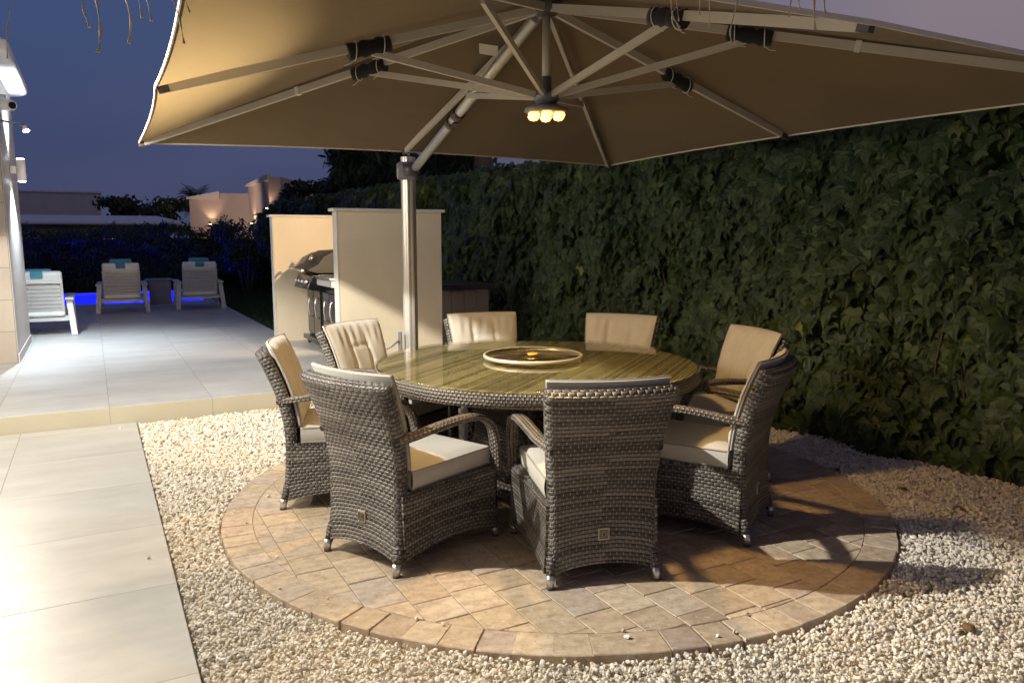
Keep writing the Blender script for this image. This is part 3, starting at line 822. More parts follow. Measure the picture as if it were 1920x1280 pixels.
def uplight(loc, tgt, lab, e):
    r = empty('wall_uplight', loc, 0, lab, 'lamp', 'warm uplights at the foot of the villa')
    mb = MB(); mb.cyl((0, 0), .05, 0, .10, 12); mb.build('lamp_body', M['dark_plastic'], r)
    mb = MB(); mb.cyl((0, 0), .04, .101, .112, 12); mb.build('lamp_glass', emis('uplight_glow', (1, .72, .38), 25), r)
    light('uplight_beam', 'SPOT', (loc[0], loc[1], loc[2]+.14), e, (1, .62, .40), .02, r, tgt, 95, .8)
uplight((-11.50, 29.80, 1.75), (-11.50, 29.98, 3.3), 'warm uplight low on the villa left wing', 20)
uplight((-9.30, 27.95, 1.75), (-9.2, 28.2, 3.4), 'warm uplight between the two wings of the villa', 26)
uplight((-7.95, 25.42, 2.2), (-7.9, 25.6, 3.4), 'warm uplight at the right end of the villa', 14)
light('villa_wash', 'SPOT', (-10.3, 24.5, 1.9), 520, (1, .70, .52), .3, bpy.data.objects['lit_villa'], (-10.2, 29, 2.8), 80, .9)

# =================================================================== HOUSE
r = gempty('house', label='modern house corner clad in beige tiles with white rounded eaves', cat='house')
mb = MB(); mb.box(-6, -.97, 2.83, 4.69, -.09, 3.1); hp = mb.build('wall', M['house_tile'], r)
# side face cladding (paler tile than the front)
mb = MB(); mb.box(-.968, -.962, 2.832, 4.688, .22, 3.1); mb.build('side_cladding', M['house_side'], r)
mb = MB(); mb.box(-.966, -.952, 2.832, 4.70, .1315, .22); mb.build('skirting', M['house_side'], r)
mb = MB(); mb.box(-6, -1.38, -9.5, 2.827, -.09, 3.1); mb.build('wall', M['stucco_house'], r)
# eaves with rounded corner
def eave():
    mb = MB(); P = [(-6, 4.9), (-1.05, 4.9)]
    for k in range(7):
        t = math.pi/2*(1-k/6); P.append((-1.05+.27*math.cos(t), 4.63+.27*math.sin(t)))
    P += [(-.78, 2.2), (-1.2, 1.9), (-1.2, -9.5), (-6, -9.5)]
    P = P[::-1]
    k = len(P); V = [(x, y, 3.12) for x, y in P]+[(x, y, 3.27) for x, y in P]
    F = [tuple(range(k-1, -1, -1)), tuple(range(k, 2*k))]
    for i in range(k): j = (i+1) % k; F.append((i, j, j+k, i+k))
    mb.add(V, F); return mb.build('eaves', M['soffit'], r, bevel=.04)
eave()
# up-down wall lamp on the side face
def bracket_lamp(a, b, z, lab):
    q = empty('wall_lamp', W(a, b, z), ANG, lab, 'lamp')
    mb = MB(); mb.box(-.055, .0, -.05, .05, -.04, .04); mb.build('wall_plate', M['white_plastic'], q)
    mb = MB(); mb.cyl((.045, 0), .045, -.12, .12, 20); mb.build('lamp_body', M['white_plastic'], q)
    gw_ = emis('wall_lamp_glow', (.85, .93, 1), 40)
    mb = MB(); mb.cyl((.045, 0), .036, -.127, -.121, 20); mb.build('lamp_glass', gw_, q)
    mb = MB(); mb.cyl((.045, 0), .036, .121, .127, 20); mb.build('lamp_glass', gw_, q)
    return q
q = bracket_lamp(3.75, -.90, 2.17, 'white cylindrical wall lamp shining up and down the tiled pillar')
light('lamp_down', 'SPOT', W(3.75, -.85, 2.03), 320, (.78, .90, 1), .03, q, W(3.75, -.80, .1), 120, .6)
light('lamp_up', 'SPOT', W(3.75, -.85, 2.31), 160, (.80, .90, 1), .03, q, W(3.75, -.87, 3.2), 110, .5)
def batwing(fl, cut=True):   # beam weaker straight down, cut off by the lamp housing towards the horizontal
    fl.data.use_nodes = True
    lt = fl.data.node_tree; em_ = lt.nodes['Emission']
    g_ = lt.nodes.new('ShaderNodeTexCoord'); s_ = lt.nodes.new('ShaderNodeSeparateXYZ'); r_ = lt.nodes.new('ShaderNodeValToRGB'); m_ = lt.nodes.new('ShaderNodeMath'); m_.operation = 'MULTIPLY'; m_.inputs[1].default_value = -1
    lt.links.new(g_.outputs['Normal'], s_.inputs[0]); lt.links.new(s_.outputs[2], m_.inputs[0]); lt.links.new(m_.outputs[0], r_.inputs[0]); lt.links.new(r_.outputs[0], em_.inputs['Strength'])
    e_ = r_.color_ramp.elements; e_[0].position = .262; e_[0].color = (.02, .02, .02, 1); e_[1].position = 1; e_[1].color = (.09, .09, .09, 1)
    if not cut:
        e_[0].position = 0; e_[0].color = (1, 1, 1, 1)
    for p_, v_ in ((.318, .75 if cut else 1), (.38, 1.0), (.58, .85), (.80, .36)):
        x_ = e_.new(p_); x_.color = (v_, v_, v_, 1)
# camera
q = empty('security_camera', W(2.95, -.93, 2.80), ANG, 'small white security camera high on the tiled pillar', 'camera')
mb = MB(); mb.cyl((-.0, 0), .045, -.03, .06, 16); mb.build('mount', M['white_plastic'], q)
mb = MB(); mb.tube([(-.06, .06, -.02), (0, 0, -.035), (.10, -.16, -.06)], [.045, .055, .052], 16); cb_ = mb.build('body', M['white_plastic'], q)
mb = MB(); mb.tube([(.10, -.162, -.06), (.108, -.175, -.062)], .034, 16); mb.build('lens', M['black_metal'], cb_)
# small spot lamp on arm
q = empty('spot_lamp', W(3.0, -.95, 2.58), ANG, 'small warm spot lamp on a thin arm below the security camera', 'lamp')
mb = MB(); mb.tube([(0, 0, .03), (.08, 0, .02), (.16, 0, .01), (.20, 0, -.02)], .009, 8); mb.build('arm', M['grey_plastic'], q)
mb = MB(); mb.tube([(.20, 0, -.01), (.215, -.02, -.06)], [.02, .035], 14); mb.build('lamp_head', M['white_plastic'], q)
mb = MB(); mb.tube([(.2153, -.021, -.061), (.2166, -.0225, -.066)], .031, 14); mb.build('lamp_glass', emis('spot_glow', (1, .86, .6), 14), q)
# floodlight that lights the dining circle (on the house wall, outside the frame)
q = empty('wall_floodlight', (-2.45, 2.81, 2.69), ANG, 'white floodlight on the house wall lighting the dining circle', 'lamp')
mb = MB(); mb.tube([(-.32, 0, -.08), (-.1, 0, -.06), (-.06, 0, .06)], .012, 8); mb.build('bracket', M['grey_plastic'], q)
mb = MB(); mb.box(-.09, .09, -.12, .12, .055, .09); mb.build('lamp_housing', M['dark_plastic'], q, bevel=.006)
fl = light('floodlight_beam', 'POINT', (-2.45, 2.81, 2.69), 1220, (1, .95, .84), .03, q)
batwing(fl)
q2 = bracket_lamp(.9, -1.30, 2.17, 'unseen wall lamp added on the long house wall to brighten the terrace')  # lamp out of view, put here to lift the terrace brightness
batwing(light('lamp_down', 'POINT', W(.9, -1.18, 2.02), 270, (1, .93, .82), .05, q2))
q3 = bracket_lamp(-1.9, -1.30, 1.95, 'unseen fill lamp added low on the house wall nearest the viewer')  # added lamp out of view, fills shadows and evens out the hedge
batwing(light('lamp_fill', 'POINT', W(-1.9, -1.12, 1.95), 98, (1, .88, .66), .16, q3), False)

# =================================================================== SCREEN WALLS + BARBECUE
def screen(a, b0, b1, lab, h=1.70):
    q = gempty('screen_wall', label=lab, cat='screen wall', group='rendered screen walls round the barbecue')
    mb = MB(); mb.box(b0, b1, a, a+.13, -.09, h-.03); mb.build('wall', M['stucco'], q, bevel=.004)
    mb = MB(); mb.box(b0-.012, b0-.002, a-.004, a+.134, .132, h-.032); mb.build('end_trim', M['stucco_white'], q)
    mb = MB(); mb.box(b0-.045, b1+.03, a-.03, a+.16, h-.028, h); mb.build('coping', M['stucco_white'], q, bevel=.003)
screen(.50, 1.80, 2.84, 'cream rendered screen wall behind the parasol mast')
screen(3.2, 1.76, 3.15, 'orange lit cream screen wall behind the barbecue')
q = empty('barbecue_lamp', W(.66, 2.40, 1.53), ANG, 'warm lamp on the back of the near screen wall', 'lamp')
mb = MB(); mb.box(-.05, .05, -.028, .02, -.03, .04); mb.build('lamp_body', M['dark_plastic'], q)
mb = MB(); mb.box(-.04, .04, .021, .026, -.02, .03); mb.build('lamp_glass', emis('bbq_glow', (1, .7, .4), 12), q)
light('barbecue_beam', 'SPOT', W(.74, 2.40, 1.53), 230, (1, .72, .44), .04, q, W(3.2, 1.85, 1.35), 96, .4)

def barbecue():
    q = gempty('gas_barbecue', label='dark gas barbecue with open lidded hood beside the screen wall', cat='barbecue')
    mb = MB(); mb.box(2.10, 2.66, 2.30, 2.95, .25, .90); mb.box(2.12, 2.66, 1.72, 2.285, .25, .88); cab = mb.build('cabinet', M['black_metal'], q, bevel=.006)
    for (a0, a1) in ((2.34, 2.62), (2.64, 2.92), (2.0, 2.27), (1.75, 1.98)):
        d = MB(); d.box(2.083 if a0 > 2.3 else 2.10, 2.099 if a0 > 2.3 else 2.118, a0, a1, .28, .80); dd = d.build('door', M['door_steel'], q, bevel=.004)
        h = MB(); xx = 2.05 if a0 > 2.3 else 2.065
        h.tube([(xx+.032, a0+.06, .72), (xx, a0+.06, .70), (xx-.012, a0+.06, .60), (xx, a0+.06, .50), (xx+.032, a0+.06, .48)], .008, 8); h.build('handle', M['chrome'], dd)
    mb = MB(); mb.box(2.03, 2.70, 1.70, 2.98, .19, .245); mb.build('base_rail', M['black_metal'], q, bevel=.006)
    for (bb, aa) in ((2.09, 1.76), (2.09, 2.92), (2.62, 1.76), (2.62, 2.92)):
        c = MB(); c.tube([(bb-.018, aa, .168), (bb+.018, aa, .168)], .035, 14); c.build('wheel', M['dark_plastic'], q)
    # control panel
    mb = MB(); prof = [(1.93, .83), (2.10, .80), (2.10, .99), (1.99, .99)]
    V = [(x, 2.30, z) for x, z in prof]+[(x, 2.95, z) for x, z in prof]
    mb.add(V, [(0,1,2,3),(7,6,5,4),(0,4,5,1),(1,5,6,2),(2,6,7,3),(3,7,4,0)]); cp = mb.build('control_panel', M['black_metal'], q, bevel=.006)
    for k in range(4):
        kb = MB(); aa = 2.38+k*.16; kb.tube([(1.962, aa, .91), (1.922, aa, .922)], [.026, .022], 14); kb.build('knob', M['chrome'], cp)
    # firebox and hood
    mb = MB(); mb.box(2.06, 2.62, 2.32, 2.93, .902, 1.00); mb.build('firebox', M['black_metal'], q, bevel=.01)
    prof = [(1.96, 1.035), (1.93, 1.06), (2.06, 1.12), (2.13, 1.21), (2.24, 1.265), (2.42, 1.275), (2.56, 1.22), (2.64, 1.10), (2.64, 1.01), (2.06, 1.01)]
    mb = MB(); n = len(prof); V = [(x, 2.29, z) for x, z in prof]+[(x, 2.96, z) for x, z in prof]
    F = [tuple(range(n)), tuple(range(2*n-1, n-1, -1))]+[(i, i+n, (i+1) % n+n, (i+1) % n) for i in range(n)]
    mb.add(V, F); hd = mb.build('hood', M['hood'], q, bevel=.012)
    mb = MB(); mb.tube([(1.93, 2.36, 1.045), (1.885, 2.36, 1.05)], .009, 8); mb.tube([(1.93, 2.89, 1.045), (1.885, 2.89, 1.05)], .009, 8); mb.tube([(1.885, 2.31, 1.05), (1.885, 2.94, 1.05)], .014, 10); mb.build('handle', M['chrome'], hd)
    mb = MB(); mb.tube([(2.085, 2.62, 1.17), (2.055, 2.62, 1.19)], .032, 14); mb.build('thermometer', M['chrome'], hd)
    mb = MB(); mb.box(2.02, 2.66, 1.66, 2.285, .955, .985); mb.build('side_shelf', M['chrome'], q, bevel=.006)
    mb = MB(); mb.box(2.04, 2.10, 1.66, 2.285, .885, .952); mb.build('shelf_front', M['white_metal'], q, bevel=.006)
barbecue()

# storage box
q = gempty('storage_cabinet', label='beige garden storage cabinet with dark lid against the ivy wall', cat='cabinet')
mb = MB()
for k in range(5): mb.box(2.98+k*.158, 3.133+k*.158, 1.30, 1.95, -.04, .84)
mb.box(2.99, 3.76, 1.31, 1.94, -.04, .80)
mb.build('panelling', M['stor'], q, bevel=.004)
mb = MB(); mb.box(2.94, 3.81, 1.25, 2.0, .842, .90); mb.build('lid', M['wood_dark'], q, bevel=.008)

# =================================================================== LOUNGE CHAIRS
def lounger(a, b, rz, lab, ph=.70):
    q = empty('lounge_chair', W(a, b, .13), ANG+rz, lab, 'lounge chair', 'white slatted lounge chairs by the pool')
    q.scale = (1, 1, .93)
    for sx in (-1, 1):
        l1 = MB(); l1.bar((sx*.385, -.06, 0), (sx*.345, .06, .50), .075, .05, up=(0, 1, 0)); l1.build('leg', M['white_metal'], q, bevel=.006)
        l2 = MB(); l2.bar((sx*.37, .95, 0), (sx*.35, .88, .50), .075, .05, up=(0, 1, 0)); l2.build('leg', M['white_metal'], q, bevel=.006)
        ar = MB(); ar.box(sx*.35-.05, sx*.35+.05, -.03, .96, .502, .535); ar.build('armrest', M['white_metal'], q, bevel=.008)
    f = MB(); f.box(-.33, .33, .02, .07, .20, .25); f.box(-.33, .33, .95, 1.0, .24, .29); f.box(-.33, -.28, .07, .95, .22, .27); f.box(.28, .33, .07, .95, .22, .27)
    for k in range(7): f.box(-.279, .279, .12+k*.12, .19+k*.12, .235, .255)
    f.build('seat_frame', M['white_metal'], q, bevel=.004)
    # back, leaning towards -y
    def bp(u, v, d=0): return Vector((u, .10-.20*v-d, .27+.50*v))
    s = MB()
    s.bar(bp(-.27, 0), bp(-.27, 1), .035, .035, up=(0, 1, 0)); s.bar(bp(.27, 0), bp(.27, 1), .035, .035, up=(0, 1, 0)); s.bar(bp(-.285, 1), bp(.285, 1), .035, .045, up=(0, 0, 1))
    s.build('backrest_frame', M['white_metal'], q, bevel=.004)
    for k in range(8):
        t = MB(); v = .06+k*.112; t.bar(bp(-.252, v, .006), bp(.252, v, .006), .014, .052, up=(0, -.37, 1)); t.build('slat', M['white_metal'], q, bevel=.003)
    c = MB()
    def cf(i, j, sgn):
        u = (i-.5)*2; ed = 1-abs(u)**6
        return None
    c.box(-.29, .29, .05, .98, .262, .34); c.build('seat_cushion', M['white_cushion'], q, bevel=.03, seg=3)
    c = MB(); Mx = Matrix.Translation((0, .17, .30)) @ Matrix.Rotation(R(21.8), 4, 'X'); c.box(-.285, .285, -.055, .045, 0, .66, Mx); c.build('back_cushion', M['white_cushion'], q, bevel=.035, seg=3)
    p = MB(); p.box(-.17, .17, .05, .13, ph-.16, ph, Mx); pl = p.build('head_pillow', M['turquoise'], q, bevel=.03, seg=3)
    p = MB(); p.box(-.07, .07, -.064, .05, .655, .667, Mx); p.box(-.07, .07, -.066, -.057, .585, .655, Mx); p.build('strap', M['turquoise'], pl, bevel=.002)
    return q
lounger(8.10, .20, -.04, 'middle lounge chair with turquoise strap standing in front of the blue pool')
lounger(8.25, 1.46, -.03, 'right lounge chair with turquoise pillow nearest the dark lawn')
lounger(5.24, -.87, .0, 'near lounge chair cut off by the tiled pillar', .655)
q = empty('side_table', W(9.25, .87, .13), ANG, 'small grey sling side table between the two far lounge chairs', 'side table')
mb = MB()
for sx in (-1, 1):
    mb.bar((sx*.21, 0, 0), (sx*.21, 0, .47), .03, .03); mb.bar((sx*.21, .45, 0), (sx*.21, .45, .47), .03, .03)
mb.box(-.23, .23, -.02, .47, .472, .50)
mb.build('frame', M['grey_plastic'], q, bevel=.003)
mb = MB(); mb.box(-.19, .19, -.006, .006, .03, .465); mb.build('sling_panel', M['sling'], q)

# =================================================================== PARASOL
HUB = Vector((.168, 3.95, 2.56)); HUB2 = Vector((.170, 3.95, 2.125))
TIPS = dict(A=(-2.33,4.96,2.025), X=(-.777,5.68,2.05), C=(.795,6.54,2.025), D=(1.67,4.83,2.055), E=(2.56,3.06,2.025), F=(1.044,2.336,2.06), G=(-.57,1.48,2.025), B=(-1.445,3.25,2.048))
order = ['A', 'X', 'C', 'D', 'E', 'F', 'G', 'B']
def parasol():
    q = empty('cantilever_parasol', (-.78, 5.92, 0), 0, 'large taupe cantilever parasol with side mast over the round table', 'parasol')
    IV = Matrix.Translation((.78, -5.92, 0))
    def bd(mb, name, mat, parent=q, **k):
        o = mb.build(name, mat, parent, **k)
        o.data.transform(IV); return o
    # canopy sectors
    mb = MB(); ns, nr = 24, 70; V = []; idx = {}
    top = HUB + Vector((0, 0, .055))
    for si in range(8):
        T0, T1 = Vector(TIPS[order[si]]), Vector(TIPS[order[(si+1) % 8]])
        def fn(i, j, T0=T0, T1=T1, si=si):
            e = T0.lerp(T1, i); cc = (T0+T1+top)/3
            # edge curves in slightly, panels sag between ribs
            hg = 4*i*(1-i); inn = (Vector((HUB.x, HUB.y, e.z))-e).normalized()
            e = e + inn*.022*hg + Vector((0, 0, .006*hg))
            p = top.lerp(e, j)
            sag = hg*(math.sin(math.pi*j)**.8)*.008
            rib_d = min(i, 1-i)*j*2.0            # metres-ish from the nearest rib
            puck = .0018*math.sin(j*88+si*1.7)*math.exp(-rib_d/.06)*min(1, i*(1-i)*60)*min(1, j*5)
            drift = .006*math.sin(j*7+i*5+si*2)*hg*math.sin(math.pi*j)
            return p - Vector((0, 0, sag+puck+drift))
        mb.grid(fn, ns, nr)
    cn = bd(mb, 'canopy', M['canopy'])
    hm = MB()
    for si in range(8):
        T0, T1 = Vector(TIPS[order[si]]), Vector(TIPS[order[(si+1) % 8]]); pts = []
        for k in range(15):
            i = k/14; e = T0.lerp(T1, i); hg = 4*i*(1-i); inn = (Vector((HUB.x, HUB.y, e.z))-e).normalized()
            pts.append(e+inn*(.022*hg-.004)+Vector((0, 0, .006*hg)))
        for k in range(14):
            hm.bar(pts[k], pts[k+1], .005, .016)
    bd(hm, 'hem', M['hem'], cn)
    # ribs, struts
    jf = dict(A=.375, B=.50, X=.50, C=.45, D=.49, E=.375, F=.50, G=.375)
    for k in order:
        T = Vector(TIPS[k]); d = (T-HUB); d.normalize(); off = Vector((0, 0, -.010))
        rb = MB(); rb.bar(HUB+d*.06+off, T-d*.05+off, .022, .036); o = bd(rb, 'rib', M['alu'])
        cp_ = MB(); cp_.bar(T-d*.049+off, T-d*.005+off, .026, .034); bd(cp_, 'end_cap', M['dark_plastic'], o)
        J = HUB.lerp(T, jf[k])+off+Vector((0, 0, -.028))
        dirh = Vector((T.x-HUB.x, T.y-HUB.y, 0)).normalized()
        st = MB()
        if k == 'X':
            J = Vector((-.27, 4.79, 2.28))
        st.bar(HUB2+dirh*.055+Vector((0, 0, .01)), J, .018, .030); bd(st, 'strut', M['alu'])
        if k in 'ABDEF':
            pc = HUB.lerp(T, jf[k])+off; wr = MB(); L = .20
            side = dirh.cross(Vector((0, 0, 1))); V = []
            pts2 = []
            for i in range(9):
                t = (i/8-.5)*2*L/2; rr = .036+.005*math.sin(i*2.3+ord(k))
                pts2.append((pc+d*t+Vector((0, 0, -.012)), rr))
            wr.tube([p for p, _ in pts2], [x_ for _, x_ in pts2], 10, sx=.8, up=(0, 0, 1)); w1 = bd(wr, 'black_sleeve', M['black_fabric'], o)
            for sgn in (-1, 1):
                ti = MB()
                c0 = pc+d*(sgn*L*.33)+Vector((0, 0, -.012)); ring = []
                for i in range(13):
                    an = 2*math.pi*i/12; ring.append(c0+Vector((0, 0, 1))*.043*math.cos(an)+side*.036*math.sin(an))
                ti.tube(ring, .0022, 5, caps=False)
                ti.tube([c0+Vector((0, 0, -.036)), c0+Vector((0, 0, -.05))+d*.02, c0+Vector((0, 0, -.052))+d*.05+side*.01], .0016, 5)
                bd(ti, 'cable_tie', M['white_tie'], w1)
        if k in 'AE':
            pc = HUB.lerp(T, .55)+off; cl = MB(); cl.bar(pc-d*.012, pc+d*.012, .028, .044); bd(cl, 'clip', M['white_tie'], o)
    # hubs
    mb = MB(); mb.lathe([(.0, HUB.z+.05), (.075, HUB.z+.05), (.08, HUB.z+.02), (.07, HUB.z-.03), (.035, HUB.z-.05), (0, HUB.z-.05)], 24, (HUB.x, HUB.y)); bd(mb, 'top_hub', M['dark_plastic'])
    mb = MB(); mb.cyl((HUB.x, HUB.y), .02, HUB2.z+.02, HUB.z-.04, 16); bd(mb, 'centre_pole', M['alu'])
    mb = MB(); mb.lathe([(0, HUB2.z+.10), (.024, HUB2.z+.10), (.026, HUB2.z+.03), (.06, HUB2.z+.03), (.066, HUB2.z), (.05, HUB2.z-.03), (0, HUB2.z-.03)], 24, (HUB2.x, HUB2.y)); bd(mb, 'lower_hub', M['grey_plastic'])
    # mast
    MX, MY = -.78, 5.92
    mb = MB(); pr_ = []
    for k in range(32):
        an = 2*math.pi*k/32; rx = .056*(1+.05*math.cos(8*an)); pr_.append((rx*math.cos(an)*.95, rx*math.sin(an)*1.15))
    V = [(MX+x, MY+y, z) for z in (.055, 2.03) for x, y in pr_]; F = [(i, (i+1) % 32, (i+1) % 32+32, i+32) for i in range(32)]+[tuple(range(32, 64))]
    mb.add(V, F, smooth=False); bd(mb, 'mast', M['silver'])
    mb = MB(); mb.box(MX-.35, MX+.35, MY-.35, MY+.35, -.03, .05); bd(mb, 'base_plate', M['dark_plastic'], bevel=.01)
    mb = MB(); mb.box(MX-.076, MX+.07, MY-.09, MY+.07, 1.86, 1.99); bd(mb, 'mast_bracket', M['grey_plastic'], bevel=.02)
    mb = MB(); mb.tube([(MX-.02, MY-.10, 1.93), (MX+.09, MY-.10, 1.93)], .05, 18); bd(mb, 'pivot', M['dark_plastic'])
    mb = MB(); mb.box(MX-.085, MX-.06, MY-.10, MY-.055, .58, .72); mb.tube([(MX-.08, MY-.11, .66), (MX-.13, MY-.13, .62), (MX-.17, MY-.13, .60)], .007, 8); bd(mb, 'crank_handle', M['grey_plastic'])
    # arm
    a0 = Vector((MX+.055, MY-.09, 1.93)); a1 = HUB+Vector((-.05, .06, -.04))
    mb = MB(); mb.tube([a0, a0.lerp(a1, .5), a1], .031, 16); ar = bd(mb, 'arm', M['silver'])
    d = (a1-a0).normalized(); c0 = a0.lerp(a1, .435)
    mb = MB(); mb.tube([c0-d*.10, c0-d*.05], .040, 16); mb.tube([c0+d*.02, c0+d*.08], .040, 16); mb.bar(c0-d*.05+Vector((0, 0, -.035)), c0+d*.02+Vector((0, 0, -.035)), .03, .02); bd(mb, 'collar', M['brown_plastic'], ar)
    # care label
    mb = MB(); P0 = HUB.lerp(Vector(TIPS['X']), .16)+Vector((-.19, 0, -.03))
    mb.add([P0, P0+Vector((.10, .02, -.01)), P0+Vector((.095, .05, -.055)), P0+Vector((.0, .03, -.045))], [(0,1,2,3)]); bd(mb, 'care_label', M['white_tie'], cn)
    return q
parasol()
# lamp under the lower hub
LZ = 2.052
q = empty('parasol_lamp', (HUB2.x, HUB2.y, LZ), 0, 'round lamp with glowing warm bulbs clipped under the parasol hub', 'lamp')
mb = MB(); mb.lathe([(0, .04), (.05, .04), (.105, .022), (.11, .006), (.09, -.002), (0, -.002)], 32); mb.build('lamp_body', M['grey_plastic'], q)
gm = emis('parasol_bulb_glow', (1, .44, .07), 7)
for k in range(6):
    an = 2*math.pi*k/6+math.pi/2; mb = MB(); c = (.072*math.cos(an), .072*math.sin(an))
    mb.lathe([(0, -.003), (.024, -.004), (.029, -.014), (.020, -.028), (0, -.034)], 16, c); mb.build('bulb', gm, q)
light('parasol_light', 'SPOT', (HUB2.x, HUB2.y, LZ-.04), 100, (1, .60, .21), .07, q, (HUB2.x, HUB2.y, 0), 165, .6)

# =================================================================== TABLE
TX, TY, TR, TZ = .140, 4.355, .90, .75
def table():
    q = empty('dining_table', (TX, TY, 0), 0, 'round rattan dining table with a glass top and lazy susan', 'table')
    # woven top disc, uv turned so that the strands run into the garden
    mb = MB(); S = 96; ang = R(-66.5)
    V = [(0, 0, TZ-.013)]+[(TR*.995*math.cos(2*math.pi*k/S), TR*.995*math.sin(2*math.pi*k/S), TZ-.013) for k in range(S)]
    ca, sa = math.cos(ang), math.sin(ang)
    def uvp(p): return (p[0]*ca-p[1]*sa, p[0]*sa+p[1]*ca)
    F = [(0, k+1, (k+1) % S+1) for k in range(S)]
    mb.add(V, F, [[uvp(V[i]) for i in f] for f in F]); mb.build('table_top', M['rattan_table'], q)
    mb = MB(); mb.lathe([(TR, TZ-.0135), (TR+.008, TZ-.022), (TR+.006, TZ-.085), (TR-.02, TZ-.092), (TR-.05, TZ-.088)], 96); mb.build('apron', M['rattan_edge'], q)
    mb = MB(); mb.lathe([(0, TZ-.0085), (TR+.003, TZ-.0085), (TR+.006, TZ-.0085), (TR+.011, TZ-.004), (TR+.006, TZ), (TR+.003, TZ), (TR-.05, TZ), (0, TZ)], 96); mb.build('glass_top', M['glass'], q)
    # pedestal
    mb = MB()
    def ped(i, j):
        an = 2*math.pi*i; p = 6.0
        cx_, sx_ = math.cos(an), math.sin(an); sq = (abs(cx_)**p+abs(sx_)**p)**(-1/p)
        half = .40 - .13*math.sin(math.pi*min(1, j*1.0))**1.0*.9 + .0
        return Vector((half*sq*cx_, half*sq*sx_, .07+(TZ-.16)*j))
    mb.grid(ped, 48, 12, lambda i, j: (i*2.6, j*.6)); o = mb.build('pedestal', M['rattan_dark'], q); o.rotation_euler = (0, 0, ANG+.2)
    for k in range(4):
        an = ANG+.2+math.pi/4+k*math.pi/2; c = (.50*math.cos(an), .50*math.sin(an))
        mb = MB(); mb.tube([(c[0], c[1], .05), (c[0], c[1], TZ-.09)], .014, 10); l_ = mb.build('leg', M['dark_plastic'], q)
        mb = MB(); mb.tube([(c[0], c[1], 0), (c[0], c[1], .05)], .017, 12); mb.build('foot_cap', M['chrome'], l_)
    # lazy susan
    s = empty('lazy_susan', (TX-.02, TY+.03, TZ+.002), 0, 'round glass turntable with pale rim on the table centre', 'turntable')
    R_ = .285
    mb = MB(); mb.lathe([(R_-.013, .028), (R_-.006, .030), (R_, .026), (R_, .012), (R_-.006, .009), (R_-.013, .009)], 72); mb.build('rim', plain('pale_metal_rim', (.62,.58,.47), .3, .4, .05, 20), s)
    mb = MB(); mb.lathe([(0, .010), (R_-.012, .010), (R_-.012, .022), (0, .022)], 72); mb.build('glass_plate', glass_mat('brown_glass', (.80, .75, .62), .03), s)
    mb = MB(); mb.lathe([(0, .0005), (.05, .0005), (.05, .009), (0, .009)], 40); mb.build('bearing', M['chrome'], s)
    mb = MB(); mb.lathe([(.012, .0225), (.030, .0225), (.033, .030), (.026, .034), (.012, .030)], 32); mb.build('centre_ring', plain('amber_ring', (.75, .38, .04), .35, .2), s)
table()

